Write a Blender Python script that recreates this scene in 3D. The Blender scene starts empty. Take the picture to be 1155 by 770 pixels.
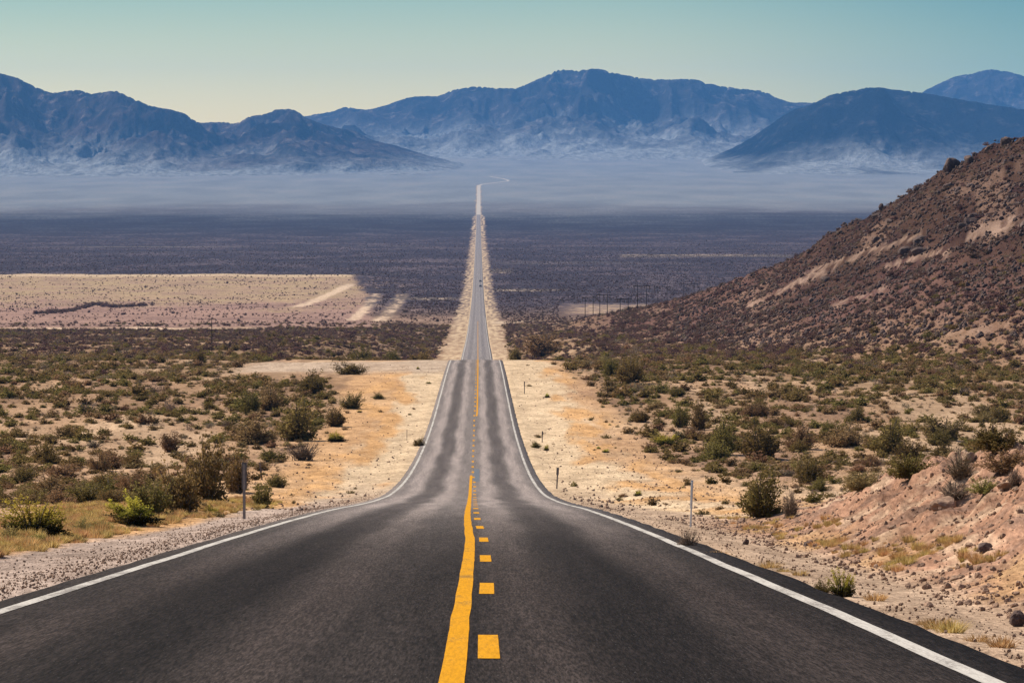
import bpy, bmesh, math, random
import numpy as np
from mathutils import Matrix, Vector, Euler

random.seed(7)
RNG = np.random.default_rng(11)
SC = bpy.context.scene
COL = SC.collection
D2R = math.radians

# ------------------------------------------------------------------ camera
W0, H0, F = 1155.0, 770.0, 4200.0
PITCH = math.atan(190.0 / F)          # looking slightly down into the valley
YAW = math.atan(37.5 / F)             # and slightly right of the road's direction
cam_d = bpy.data.cameras.new("camera")
cam_d.sensor_width = 36.0
cam_d.lens = 36.0 * F / W0
cam_d.clip_start = 0.5
cam_d.clip_end = 80000.0
cam = bpy.data.objects.new("camera", cam_d)
COL.objects.link(cam)
cam.location = (0, 0, 0)
cam.rotation_euler = Euler((math.pi / 2 - PITCH, 0, -YAW), 'XYZ')
SC.camera = cam
CR = np.array(cam.rotation_euler.to_matrix())


def project(x, y, z):
    p = np.stack([x, y, z], -1) @ CR
    return W0 / 2 + F * p[..., 0] / -p[..., 2], H0 / 2 - F * p[..., 1] / -p[..., 2]


def ray(px, py):
    d = CR @ np.array([(px - W0 / 2) / F, -(py - H0 / 2) / F, -1.0])
    return d


# ------------------------------------------------------------------ numeric helpers
def smooth(a, b, x):
    t = np.clip((np.asarray(x, float) - a) / (b - a), 0, 1)
    return t * t * (3 - 2 * t)


def pchip(xs, ys):
    xs = np.array(xs, float); ys = np.array(ys, float)
    h = np.diff(xs); d = np.diff(ys) / h
    m = np.zeros_like(ys)
    m[0], m[-1] = d[0], d[-1]
    for i in range(1, len(xs) - 1):
        if d[i - 1] * d[i] > 0:
            w1 = 2 * h[i] + h[i - 1]; w2 = h[i] + 2 * h[i - 1]
            m[i] = (w1 + w2) / (w1 / d[i - 1] + w2 / d[i])

    def f(x):
        x = np.asarray(x, float)
        i = np.clip(np.searchsorted(xs, x) - 1, 0, len(h) - 1)
        t = (x - xs[i]) / h[i]
        lo = x < xs[0]; hi = x > xs[-1]
        t2, t3 = t * t, t * t * t
        v = ((2 * t3 - 3 * t2 + 1) * ys[i] + (t3 - 2 * t2 + t) * h[i] * m[i]
             + (-2 * t3 + 3 * t2) * ys[i + 1] + (t3 - t2) * h[i] * m[i + 1])
        v = np.where(lo, ys[0] + m[0] * (x - xs[0]), v)
        return np.where(hi, ys[-1] + m[-1] * (x - xs[-1]), v)
    return f


def _hash(ix, iy, s):
    with np.errstate(over='ignore'):
        n = (ix.astype(np.int64) * 374761393 + iy.astype(np.int64) * 668265263 + s * 1274126177) & 0xFFFFFFFF
        n = ((n ^ (n >> 13)) * 1274126177) & 0xFFFFFFFF
        n = (n ^ (n >> 16)) & 0xFFFFFFFF
        n = (n * 2246822519) & 0xFFFFFFFF
        n = n ^ (n >> 15)
    return n / 4294967295.0


def vnoise(x, y, s=0):
    ix = np.floor(x); iy = np.floor(y)
    fx = x - ix; fy = y - iy
    ux = fx * fx * fx * (fx * (fx * 6 - 15) + 10); uy = fy * fy * fy * (fy * (fy * 6 - 15) + 10)
    res = 0
    # gradient noise
    for dx in (0, 1):
        for dy in (0, 1):
            a = _hash(ix + dx, iy + dy, s) * 2 * math.pi
            g = np.cos(a) * (fx - dx) + np.sin(a) * (fy - dy)
            res = res + g * (ux if dx else 1 - ux) * (uy if dy else 1 - uy)
    return res * 1.5


def fbm(x, y, s=0, o=4, gain=0.5):
    x = np.asarray(x, float); y = np.asarray(y, float)
    v = 0; a = 1.0
    for k in range(o):
        v = v + a * vnoise(x, y, s + k * 17)
        x, y = (x * 0.8 - y * 0.6) * 2.03 + 3.7, (x * 0.6 + y * 0.8) * 2.03 - 1.3
        a *= gain
    return v


def ridged(x, y, s=0, o=5, gain=0.55):
    x = np.asarray(x, float); y = np.asarray(y, float)
    v = 0; a = 1.0; w = 1.0; tot = 0
    for k in range(o):
        n = 1 - np.abs(vnoise(x, y, s + k * 31)) * 1.6
        n = np.clip(n, 0, 1) ** 2
        v = v + a * n * w
        tot += a
        w = np.clip(n * 1.6, 0, 1)
        x, y = (x * 0.8 - y * 0.6) * 2.1 + 5.1, (x * 0.6 + y * 0.8) * 2.1 - 2.3
        a *= gain
    return v / tot


# ------------------------------------------------------------------ the lie of the land
XC = -0.54                           # centre of the road
P = pchip([-150, 0, 23, 32.5, 48.7, 60, 80.7, 97, 108, 130, 151, 180, 222, 271, 331, 403, 480, 557, 650, 750, 850, 950, 1300,
           1700, 2640, 3970, 5500, 7500, 9500, 11500, 14000, 16000, 18000, 26000],
          [9.9, -1.38, -3.12, -3.84, -5.09, -5.96, -7.58, -8.88, -9.77, -11.6, -13.3, -15.5, -18.1, -20.4, -22.5, -24.2, -25.9, -28.05, -34.0,
           -41.0, -44.9, -47.4, -58.0, -67.6, -84, -92, -97, -86, -60, -33, 2, 46, 95, 320])
PS = pchip([-150, 0, 23, 60, 108, 151, 180, 222, 271, 331, 403, 557, 700, 800, 1000, 1450, 1700, 2640, 3970, 5500, 7500, 9500, 11500,
            14000, 16000, 18000, 26000],
           [9.9, -1.38, -3.12, -5.96, -9.77, -13.3, -15.5, -18.1, -20.4, -22.5, -24.2, -28.9, -34.6, -38.2, -44.8, -60.3, -67.0, -84,
            -92, -97, -86, -60, -33, 2, 46, 95, 320])

HQ = np.array([540, 600, 640, 700, 780, 850, 930, 990, 1035, 1075, 1115, 1155, 1260, 1500, 2200.])
H_Y = pchip(HQ, [392, 376, 364, 350, 333.5, 307, 270, 235, 208, 186, 168, 152, 118, 90, 80])
H_ZR = pchip(HQ, [1520, 1440, 1400, 1330, 1220, 1120, 1020, 960, 930, 900, 880, 860, 820, 760, 650])
H_ZF = pchip(HQ, [1400, 1320, 1220, 1000, 800, 690, 600, 560, 535, 510, 495, 480, 450, 400, 330])


def height(x, y, detail=True):
    x = np.asarray(x, float); y = np.asarray(y, float)
    x, y = np.broadcast_arrays(x, y)
    ys = np.maximum(y, 5.0)
    q = 540 + F * x / ys
    road = P(y)
    side = PS(y)
    d = x - XC
    w = np.where(d < 0, smooth(16, 42, -d), smooth(9, 26, d))
    z = road * (1 - w) + side * w
    # mesa on the valley floor, left
    mm = smooth(435, 372, q + 6 * fbm(y / 130, x / 130, 5, 2)) * smooth(1440, 1520, y) * (1 - smooth(3120, 3260, y))
    mz = side + 2.6 * smooth(2100, 3100, y) + 0.8 * fbm(x / 60, y / 300, 8, 3)
    z = z + np.maximum(mz - z, 0) * mm
    # rocky hill, right
    zr = H_ZR(q); zf = H_ZF(q)
    er = -(H_Y(q) - 195) / F * zr
    hb = np.maximum(er - PS(zr), 0)
    t = (y - zf) / (zr - zf)
    shp = np.where(t < 1, np.clip(t, 0, 1) ** 1.15, np.clip(1 - (t - 1) * 1.3, 0, 1))
    # soften the foot
    shp = np.where(t < 0.25, 0.203 * (np.clip(t, 0, 1) / 0.25) ** 1.7, shp)
    hill = hb * shp * smooth(560, 640, q)
    z = z + hill
    if detail:
        hn = np.clip(hill / 14.0, 0, 1)
        if np.any(hn > 0):
            z = z + hn * (2.2 * (ridged(x / 26, y / 90, 41, 4) - 0.45) + 0.8 * fbm(x / 7, y / 15, 43, 3))
        off = smooth(7, 30, np.abs(d))
        z = z + off * smooth(60, 300, y) * (0.55 * fbm(x / 21, y / 34, 21, 3)) * (1 - smooth(2000, 4000, y))
        nr = smooth(4.6, 8, np.abs(d)) * (1 - smooth(150, 400, y))
        z = z + nr * (0.10 * fbm(x / 1.7, y / 1.9, 23, 4) + 0.07 * fbm(x / 6, y / 7, 25, 2))
    # cut bank beside the road, right
    bh = 1.42 * smooth(14, 34, y) * (1 - smooth(66, 100, y))
    toe = np.interp(y, [0, 30, 60, 80, 100], [3.9, 4.3, 4.9, 5.4, 6.5])
    bx = smooth(0, 1, (x - toe) / 4.3)
    z = z + bh * bx
    if detail:
        lump = bx * (bh / 1.42) * smooth(toe + 0.1, toe + 1.0, x)
        z = z + lump * (0.40 * (ridged(x / 1.6, y / 3.0, 61, 5) - 0.4) + 0.26 * fbm(x / 0.6, y / 1.2, 63, 3))
    # shallow ditch beside the shoulders
    z = z - 0.12 * smooth(4.0, 5.4, np.abs(d)) * (1 - smooth(6.5, 8.5, np.abs(d))) * (1 - smooth(300, 600, y))
    # road bed
    z = z - 0.09 * (1 - smooth(3.6, 4.5, np.abs(d)))
    return z


_ZZ = np.concatenate([np.arange(16, 140, 0.05), np.geomspace(140, 25000, 9000)])


def at(px, py):
    """the point of the ground seen at a spot of the photograph"""
    d = ray(px, py)
    yy = _ZZ
    xx = d[0] / d[1] * yy; zz = d[2] / d[1] * yy
    h = height(xx, yy)
    i = int(np.argmax(zz <= h))
    return Vector((xx[i], yy[i], h[i]))


# ------------------------------------------------------------------ mesh and tag helpers
def link(o, parent=None):
    COL.objects.link(o)
    if parent is not None:
        o.parent = parent
    return o


def np_mesh(name, V, Fq, mat=None, smoothed=False, face_attr=None, vcol=None):
    V = np.ascontiguousarray(V, np.float32); Fq = np.ascontiguousarray(Fq, np.int32)
    me = bpy.data.meshes.new(name)
    n, k = Fq.shape
    me.vertices.add(len(V)); me.vertices.foreach_set("co", V.ravel())
    me.loops.add(n * k); me.loops.foreach_set("vertex_index", Fq.ravel())
    me.polygons.add(n)
    me.polygons.foreach_set("loop_start", np.arange(0, n * k, k, dtype=np.int32))
    me.polygons.foreach_set("loop_total", np.full(n, k, np.int32))
    if smoothed:
        me.polygons.foreach_set("use_smooth", np.ones(n, bool))
    me.update(calc_edges=True)
    if face_attr is not None:
        a = me.attributes.new("tint", 'FLOAT', 'FACE')
        a.data.foreach_set("value", np.ascontiguousarray(face_attr, np.float32))
    if vcol is not None:
        for nm, arr in vcol.items():
            if arr.ndim == 2:
                a = me.attributes.new(nm, 'FLOAT_COLOR', 'POINT')
                c = np.ones((len(V), 4), np.float32); c[:, :3] = arr
                a.data.foreach_set("color", c.ravel())
            else:
                a = me.attributes.new(nm, 'FLOAT', 'POINT')
                a.data.foreach_set("value", np.ascontiguousarray(arr, np.float32))
    if mat is not None:
        me.materials.append(mat)
    return me


def obj(name, me, parent=None):
    return link(bpy.data.objects.new(name, me), parent)


def tag(o, label=None, cat=None, group=None, kind=None):
    if label: o["label"] = label
    if cat: o["category"] = cat
    if group: o["group"] = group
    if kind: o["kind"] = kind
    return o


def empty(name, loc, rz=0.0):
    o = bpy.data.objects.new(name, None)
    o.empty_display_size = 0.2
    link(o)
    o.location = loc
    o.rotation_euler = (0, 0, rz)
    return o


def bm_mesh(name, bm, mat, smoothed=False):
    me = bpy.data.meshes.new(name)
    bm.to_mesh(me); bm.free()
    if smoothed:
        for p in me.polygons: p.use_smooth = True
    me.materials.append(mat)
    return me


def box_bm(sx, sy, sz, loc=(0, 0, 0), bevel=0.0, bm=None, rot=None):
    bm = bm or bmesh.new()
    M = Matrix.Translation(loc) @ (rot.to_4x4() if rot is not None else Matrix.Identity(4)) @ Matrix.Diagonal((sx, sy, sz, 1))
    r = bmesh.ops.create_cube(bm, size=1.0, matrix=M)
    if bevel:
        es = list({e for v in r['verts'] for e in v.link_edges})
        bmesh.ops.bevel(bm, geom=es, offset=bevel, segments=2, affect='EDGES')
    return bm


def tube(path, r0, r1, n=5):
    path = np.asarray(path, float); m = len(path)
    V = []; Fc = []
    for i in range(m):
        t = path[min(i + 1, m - 1)] - path[max(i - 1, 0)]
        t /= np.linalg.norm(t) + 1e-9
        a = np.cross(t, [0.31, 0.95, 0.05]); a /= np.linalg.norm(a) + 1e-9
        b = np.cross(t, a)
        r = r0 + (r1 - r0) * i / (m - 1)
        for k in range(n):
            th = 2 * math.pi * k / n
            V.append(path[i] + r * (math.cos(th) * a + math.sin(th) * b))
    for i in range(m - 1):
        for k in range(n):
            Fc.append((i * n + k, i * n + (k + 1) % n, (i + 1) * n + (k + 1) % n, (i + 1) * n + k))
    return np.array(V), np.array(Fc)


def join_np(parts):
    V = []; Fc = []; o = 0
    for v, f in parts:
        V.append(v); Fc.append(f + o); o += len(v)
    return np.concatenate(V), np.concatenate(Fc)


# ------------------------------------------------------------------ materials
def new_mat(name):
    m = bpy.data.materials.new(name); m.use_nodes = True
    nt = m.node_tree; nt.nodes.clear()
    out = nt.nodes.new('ShaderNodeOutputMaterial')
    return m, nt, out


class NT:
    def __init__(self, nt): self.nt = nt

    def n(self, t, **kw):
        nd = self.nt.nodes.new(t)
        ins = kw.pop('ins', {})
        for k, v in kw.items(): setattr(nd, k, v)
        for k, v in ins.items():
            if hasattr(v, 'is_output') or isinstance(v, bpy.types.NodeSocket):
                self.nt.links.new(v, nd.inputs[k])
            else:
                nd.inputs[k].default_value = v
        return nd

    def l(self, a, b): self.nt.links.new(a, b)

    def mix(self, fac, a, b, blend='MIX'):
        nd = self.nt.nodes.new('ShaderNodeMix'); nd.data_type = 'RGBA'; nd.blend_type = blend
        for i, v in ((0, fac), (6, a), (7, b)):
            if isinstance(v, bpy.types.NodeSocket): self.nt.links.new(v, nd.inputs[i])
            elif i == 0: nd.inputs[i].default_value = v
            else: nd.inputs[i].default_value = (*v, 1) if len(v) == 3 else v
        return nd.outputs[2]

    def math(self, op, a, b=None, clamp=False):
        nd = self.nt.nodes.new('ShaderNodeMath'); nd.operation = op; nd.use_clamp = clamp
        for i, v in ((0, a), (1, b)):
            if v is None: continue
            if isinstance(v, bpy.types.NodeSocket): self.nt.links.new(v, nd.inputs[i])
            else: nd.inputs[i].default_value = v
        return nd.outputs[0]

    def rng(self, v, a, b, c=0.0, d=1.0):
        nd = self.nt.nodes.new('ShaderNodeMapRange')
        nd.interpolation_type = 'SMOOTHSTEP'
        self.nt.links.new(v, nd.inputs[0])
        for i, x in zip((1, 2, 3, 4), (a, b, c, d)): nd.inputs[i].default_value = x
        return nd.outputs[0]

    def noise(self, vec, scale, detail=3.0, rough=0.55, dist=0.0):
        nd = self.nt.nodes.new('ShaderNodeTexNoise')
        nd.inputs['Scale'].default_value = scale; nd.inputs['Detail'].default_value = detail
        nd.inputs['Roughness'].default_value = rough; nd.inputs['Distortion'].default_value = dist
        if vec is not None: self.nt.links.new(vec, nd.inputs['Vector'])
        return nd.outputs['Fac']

    def mapping(self, vec, scale):
        nd = self.nt.nodes.new('ShaderNodeMapping')
        nd.inputs['Scale'].default_value = scale
        self.nt.links.new(vec, nd.inputs['Vector'])
        return nd.outputs[0]

    def bsdf(self, col, rough=0.9, spec=0.2, normal=None):
        nd = self.nt.nodes.new('ShaderNodeBsdfPrincipled')
        if isinstance(col, bpy.types.NodeSocket): self.nt.links.new(col, nd.inputs['Base Color'])
        else: nd.inputs['Base Color'].default_value = (*col, 1)
        if isinstance(rough, bpy.types.NodeSocket): self.nt.links.new(rough, nd.inputs['Roughness'])
        else: nd.inputs['Roughness'].default_value = rough
        nd.inputs['Specular IOR Level'].default_value = spec
        if normal is not None: self.nt.links.new(normal, nd.inputs['Normal'])
        return nd

    def bump(self, h, strength, dist):
        nd = self.nt.nodes.new('ShaderNodeBump')
        nd.inputs['Strength'].default_value = strength; nd.inputs['Distance'].default_value = dist
        self.nt.links.new(h, nd.inputs['Height'])
        return nd.outputs[0]


def mat_ground():
    m, nt, out = new_mat("desert_soil"); N = NT(nt)
    co = N.n('ShaderNodeTexCoord').outputs['Object']
    soil = N.n('ShaderNodeAttribute', attribute_name='soil').outputs['Color']
    scrub = N.n('ShaderNodeAttribute', attribute_name='scrub').outputs['Fac']
    far = N.n('ShaderNodeAttribute', attribute_name='far').outputs['Fac']
    rough = N.n('ShaderNodeAttribute', attribute_name='rocky').outputs['Fac']
    # fine grain
    cs = N.mapping(co, (1, 0.28, 1))
    g1 = N.noise(cs, 2.6, 6, 0.7)
    g2 = N.noise(cs, 0.45, 5, 0.6)
    g3 = N.noise(cs, 14.0, 3, 0.7)
    c = N.mix(N.rng(g1, 0.25, 0.75), (0.70, 0.69, 0.68), (1.28, 1.27, 1.25), 'MIX')
    c = N.mix(1.0, soil, c, 'MULTIPLY')
    c2 = N.mix(N.rng(g2, 0.3, 0.7), (0.80, 0.78, 0.77), (1.18, 1.18, 1.18))
    c = N.mix(1.0, c, c2, 'MULTIPLY')
    c3 = N.mix(N.rng(g3, 0.3, 0.72), (0.66, 0.64, 0.64), (1.25, 1.25, 1.25))
    c = N.mix(1.0, c, c3, 'MULTIPLY')
    # scrub that is too far to be built shrub by shrub
    s1 = N.noise(N.mapping(co, (1, 0.16, 0)), 0.16, 3, 0.75)
    s2 = N.noise(N.mapping(co, (1, 0.5, 0)), 0.010, 4, 0.6)
    sm = N.math('ADD', N.math('MULTIPLY', s1, 0.7), N.math('MULTIPLY', s2, 0.5))
    sm = N.math('MULTIPLY', N.rng(sm, 0.47, 0.62), scrub)
    c = N.mix(sm, c, N.mix(N.rng(N.n('ShaderNodeSeparateXYZ', ins={0: co}).outputs[1], 1200.0, 2200.0), (0.165, 0.102, 0.062), (0.034, 0.029, 0.038)))
    # long pale washes on the valley floor
    w1 = N.noise(N.mapping(co, (0.0016, 0.0065, 0)), 1.0, 5, 0.62, 0.4)
    wm = N.math('MULTIPLY', N.rng(w1, 0.60, 0.70), far)
    c = N.mix(N.math('MULTIPLY', wm, 0.55), c, (0.34, 0.29, 0.25))
    h = N.math('ADD', N.math('MULTIPLY', g3, 0.35), g1)
    h = N.math('ADD', h, N.math('MULTIPLY', N.noise(co, 0.9, 6, 0.72), N.math('MULTIPLY', rough, 3.0)))
    b = N.bump(h, 0.55, 0.12)
    N.l(N.rng(N.n('ShaderNodeSeparateXYZ', ins={0: co}).outputs[1], 250.0, 1800.0, 0.55, 0.0), b.node.inputs['Strength'])
    bs = N.bsdf(c, 1.0, 0.0, b)
    N.l(bs.outputs[0], out.inputs['Surface'])
    return m


def mat_asphalt():
    m, nt, out = new_mat("asphalt"); N = NT(nt)
    co = N.n('ShaderNodeTexCoord').outputs['Object']
    sx = N.n('ShaderNodeSeparateXYZ', ins={0: co})
    lat = N.math('ADD', sx.outputs[0], 0.54)
    wob = N.math('MULTIPLY', N.math('SUBTRACT', N.noise(N.mapping(co, (0.0, 0.03, 0)), 1.0, 2), 0.5), 0.9)
    lat = N.math('ADD', lat, wob)
    al = N.math('ABSOLUTE', lat)
    # oil strip in the middle of each lane, polished wheel tracks either side of it
    oil = N.math('SUBTRACT', 1.0, N.rng(N.math('ABSOLUTE', N.math('SUBTRACT', al, 1.85)), 0.15, 0.75))
    tr1 = N.math('SUBTRACT', 1.0, N.rng(N.math('ABSOLUTE', N.math('SUBTRACT', al, 0.95)), 0.1, 0.55))
    tr2 = N.math('SUBTRACT', 1.0, N.rng(N.math('ABSOLUTE', N.math('SUBTRACT', al, 2.8)), 0.1, 0.6))
    patch = N.noise(N.mapping(co, (0.9, 0.018, 0)), 1.0, 4, 0.6)
    base = N.mix(N.rng(patch, 0.3, 0.7), (0.020, 0.0158, 0.0150), (0.029, 0.0235, 0.0225))
    # paler farther down the hill: grazing sheen put into the base colour
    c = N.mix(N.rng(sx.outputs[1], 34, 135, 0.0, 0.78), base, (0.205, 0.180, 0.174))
    lane = N.mix(N.math('MULTIPLY', oil, 0.85), (1, 1, 1), (0.50, 0.49, 0.50))
    c = N.mix(1.0, c, lane, 'MULTIPLY')
    lane = N.mix(N.math('ADD', tr1, tr2, clamp=True), (1, 1, 1), (1.55, 1.52, 1.50))
    c = N.mix(1.0, c, lane, 'MULTIPLY')
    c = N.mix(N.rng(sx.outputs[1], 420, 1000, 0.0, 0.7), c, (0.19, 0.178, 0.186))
    g = N.noise(N.mapping(co, (15.0, 0.85, 1)), 1.0, 4, 0.8)
    g2 = N.noise(N.mapping(co, (48.0, 2.6, 1)), 1.0, 3, 0.8)
    g3 = N.noise(N.mapping(co, (2.4, 0.035, 1)), 1.0, 4, 0.65)
    c = N.mix(1.0, c, N.mix(N.rng(g, 0.36, 0.66), (0.82, 0.82, 0.82), (1.20, 1.19, 1.18)), 'MULTIPLY')
    c = N.mix(1.0, c, N.mix(N.rng(g2, 0.36, 0.66), (0.52, 0.52, 0.52), (1.60, 1.57, 1.55)), 'MULTIPLY')
    c = N.mix(1.0, c, N.mix(N.rng(g3, 0.3, 0.7), (0.84, 0.84, 0.84), (1.18, 1.17, 1.16)), 'MULTIPLY')
    vo = N.n('ShaderNodeTexVoronoi', ins={'Vector': co, 'Scale': 26.0})
    chip = N.math('MULTIPLY', N.math('LESS_THAN', vo.outputs['Distance'], 0.16), N.math('GREATER_THAN', N.n('ShaderNodeSeparateColor', ins={0: vo.outputs['Color']}).outputs[0], 0.90))
    c = N.mix(N.math('MULTIPLY', chip, 0.55), c, (0.30, 0.28, 0.27))
    b = N.bump(N.math('ADD', g, N.math('MULTIPLY', g2, 0.6)), 0.55, 0.012)
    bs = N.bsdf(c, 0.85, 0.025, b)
    N.l(bs.outputs[0], out.inputs['Surface'])
    return m


def mat_paint(name, col, worn, wear):
    m, nt, out = new_mat(name); N = NT(nt)
    co = N.n('ShaderNodeTexCoord').outputs['Object']
    a = N.noise(co, 30.0, 4, 0.75); b = N.noise(N.mapping(co, (3, 0.5, 1)), 1.0, 4, 0.7)
    f = N.rng(N.math('ADD', N.math('MULTIPLY', a, 0.6), N.math('MULTIPLY', b, 0.55)), wear, wear + 0.13)
    c = N.mix(N.rng(b, 0.3, 0.7), tuple(x * 0.88 for x in col), col)
    c = N.mix(N.math('MULTIPLY', f, 0.85), c, worn)
    st = N.noise(N.mapping(co, (40.0, 2.4, 1)), 1.0, 4, 0.8)
    c = N.mix(1.0, c, N.mix(N.rng(st, 0.34, 0.62), (0.80, 0.79, 0.79), (1.05, 1.05, 1.05)), 'MULTIPLY')
    bs = N.bsdf(c, 0.85, 0.05, N.bump(a, 0.4, 0.006))
    N.l(bs.outputs[0], out.inputs['Surface'])
    return m


def mat_leaf(name, c1, c2, c3, trans=0.35, var=0.35):
    m, nt, out = new_mat(name); N = NT(nt)
    t = N.n('ShaderNodeAttribute', attribute_name='tint').outputs['Fac']
    r = N.n('ShaderNodeObjectInfo').outputs['Random']
    c = N.mix(N.rng(t, 0.0, 0.6), c1, c2)
    c = N.mix(N.rng(t, 0.6, 1.0), c, c3)
    hs = N.n('ShaderNodeHueSaturation', ins={'Color': c})
    N.l(N.math('ADD', N.math('MULTIPLY', r, var * 1.4), 1 - var * 0.7), hs.inputs['Value'])
    N.l(N.math('ADD', N.math('MULTIPLY', N.math('FRACT', N.math('MULTIPLY', r, 7.13)), 0.05), 0.475), hs.inputs['Hue'])
    c = hs.outputs[0]
    d = N.n('ShaderNodeBsdfDiffuse', ins={'Color': c})
    tr = N.n('ShaderNodeBsdfTranslucent', ins={'Color': c})
    mx = N.n('ShaderNodeMixShader', ins={0: trans, 1: d.outputs[0], 2: tr.outputs[0]})
    N.l(mx.outputs[0], out.inputs['Surface'])
    return m


def mat_plain(name, c1, c2, scale=6.0, rough=0.8, spec=0.25, bump=0.3, bdist=0.01, stretch=(1, 1, 1)):
    m, nt, out = new_mat(name); N = NT(nt)
    co = N.mapping(N.n('ShaderNodeTexCoord').outputs['Object'], stretch)
    a = N.noise(co, scale, 5, 0.65)
    c = N.mix(N.rng(a, 0.3, 0.7), c1, c2)
    r = N.n('ShaderNodeObjectInfo').outputs['Random']
    c = N.mix(1.0, c, N.mix(r, (0.85, 0.85, 0.85), (1.12, 1.12, 1.12)), 'MULTIPLY')
    bs = N.bsdf(c, rough, spec, N.bump(a, bump, bdist))
    N.l(bs.outputs[0], out.inputs['Surface'])
    return m


def mat_mountain(name, c1, c2, c3, cfan_haze):
    m, nt, out = new_mat(name); N = NT(nt)
    co = N.n('ShaderNodeTexCoord').outputs['Object']
    fan = N.n('ShaderNodeAttribute', attribute_name='fan').outputs['Fac']
    a = N.noise(co, 0.0022, 6, 0.65); b = N.noise(co, 0.011, 6, 0.7); s = N.noise(N.mapping(co, (1, 0.35, 1)), 0.035, 4, 0.7)
    c = N.mix(N.rng(a, 0.35, 0.65), c1, c2)
    c = N.mix(N.rng(b, 0.52, 0.70), c, c3)
    c = N.mix(N.math('MAXIMUM', N.math('MULTIPLY', fan, N.rng(b, 0.2, 0.8, 0.55, 0.95)), N.rng(fan, 0.5, 0.97)), c, cfan_haze)  # alluvial fans, plus low haze painted as a pale tone on lower slopes
    c = N.mix(1.0, c, N.mix(N.rng(s, 0.3, 0.7), (0.70, 0.70, 0.70), (1.3, 1.3, 1.3)), 'MULTIPLY')
    bs = N.bsdf(c, 1.0, 0.0, N.bump(N.math('ADD', b, N.math('MULTIPLY', s, 0.3)), 0.8, 30.0))
    N.l(bs.outputs[0], out.inputs['Surface'])
    return m


M_ground = mat_ground()
M_asphalt = mat_asphalt()
M_white = mat_paint("white_road_paint", (0.56, 0.53, 0.49), (0.16, 0.14, 0.13), 0.54)
M_yellow = mat_paint("yellow_road_paint", (0.62, 0.285, 0.006), (0.17, 0.11, 0.04), 0.60)
M_creo = mat_leaf("creosote_leaves", (0.100, 0.076, 0.027), (0.190, 0.142, 0.052), (0.31, 0.225, 0.095), 0.42)
M_brown = mat_leaf("brown_scrub_leaves", (0.150, 0.096, 0.047), (0.255, 0.168, 0.085), (0.39, 0.275, 0.15), 0.40)
M_burro = mat_leaf("reddish_scrub_leaves", (0.085, 0.050, 0.040), (0.150, 0.092, 0.076), (0.26, 0.175, 0.145), 0.35)
M_lime = mat_leaf("rabbitbrush_leaves", (0.028, 0.022, 0.012), (0.22, 0.21, 0.035), (0.48, 0.43, 0.07), 0.45, 0.2)  # near-black first tone is shade put into the lower leaves
M_pale = mat_leaf("pale_brush_leaves", (0.22, 0.19, 0.06), (0.38, 0.33, 0.12), (0.50, 0.42, 0.16), 0.35, 0.2)
M_dryl = mat_leaf("dry_twigs", (0.13, 0.10, 0.075), (0.24, 0.185, 0.135), (0.36, 0.28, 0.19), 0.15, 0.3)
M_straw = mat_leaf("golden_dry_grass", (0.36, 0.22, 0.085), (0.50, 0.33, 0.13), (0.60, 0.45, 0.22), 0.40, 0.3)
M_stem = mat_plain("woody_stem", (0.075, 0.055, 0.042), (0.16, 0.125, 0.10), 12.0)
M_rock = mat_plain("tan_rock", (0.25, 0.158, 0.112), (0.43, 0.285, 0.20), 5.0, 0.92, 0.15, 0.6, 0.05)
M_darkrock = mat_plain("dark_rock", (0.062, 0.040, 0.035), (0.135, 0.090, 0.078), 5.0, 0.9, 0.2, 0.6, 0.05)
M_post = mat_plain("weathered_wood", (0.10, 0.085, 0.085), (0.22, 0.19, 0.185), 14.0, 0.85, 0.2, 0.5, 0.01, (1, 1, 0.15))
M_steel = mat_plain("weathered_steel", (0.16, 0.14, 0.14), (0.24, 0.21, 0.20), 10.0, 0.6, 0.5)
M_panel = mat_plain("panel_back", (0.075, 0.066, 0.072), (0.13, 0.118, 0.125), 8.0, 0.55, 0.5)
M_whitepl = mat_plain("white_plastic", (0.62, 0.64, 0.66), (0.76, 0.77, 0.78), 8.0, 0.5, 0.5)
M_reflect = mat_plain("reflector_sheet", (0.30, 0.36, 0.44), (0.42, 0.48, 0.55), 20.0, 0.35, 0.6)
M_polewood = mat_plain("creosoted_pole", (0.040, 0.030, 0.026), (0.085, 0.065, 0.055), 3.0, 0.85, 0.2, 0.4, 0.02, (1, 1, 0.1))
M_ceram = mat_plain("brown_ceramic", (0.07, 0.035, 0.025), (0.10, 0.05, 0.035), 5.0, 0.3, 0.5)
M_carpaint = mat_plain("dark_car_paint", (0.030, 0.040, 0.042), (0.040, 0.050, 0.052), 3.0, 0.3, 0.5, 0.0)
M_glass = mat_plain("tinted_glass", (0.02, 0.024, 0.028), (0.03, 0.034, 0.038), 3.0, 0.08, 0.5, 0.0)
M_rubber = mat_plain("tyre_rubber", (0.018, 0.018, 0.018), (0.03, 0.03, 0.03), 9.0, 0.85, 0.2)
M_rim = mat_plain("alloy_rim", (0.35, 0.35, 0.36), (0.45, 0.45, 0.46), 9.0, 0.35, 0.5)
M_lampred = mat_plain("red_lamp_lens", (0.25, 0.02, 0.015), (0.32, 0.03, 0.02), 9.0, 0.2, 0.5)

# ------------------------------------------------------------------ ground sheet
rows = np.concatenate([np.arange(-60, 18, 4.0), np.geomspace(18, 120, 430)[:-1], np.geomspace(120, 1500, 420)[:-1], np.geomspace(1500, 26000, 330)])
inner = np.concatenate([np.linspace(-4.6, 4.6, 24)])
NOUT = 230
u = np.linspace(0, 1, NOUT + 1)[1:]


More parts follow.
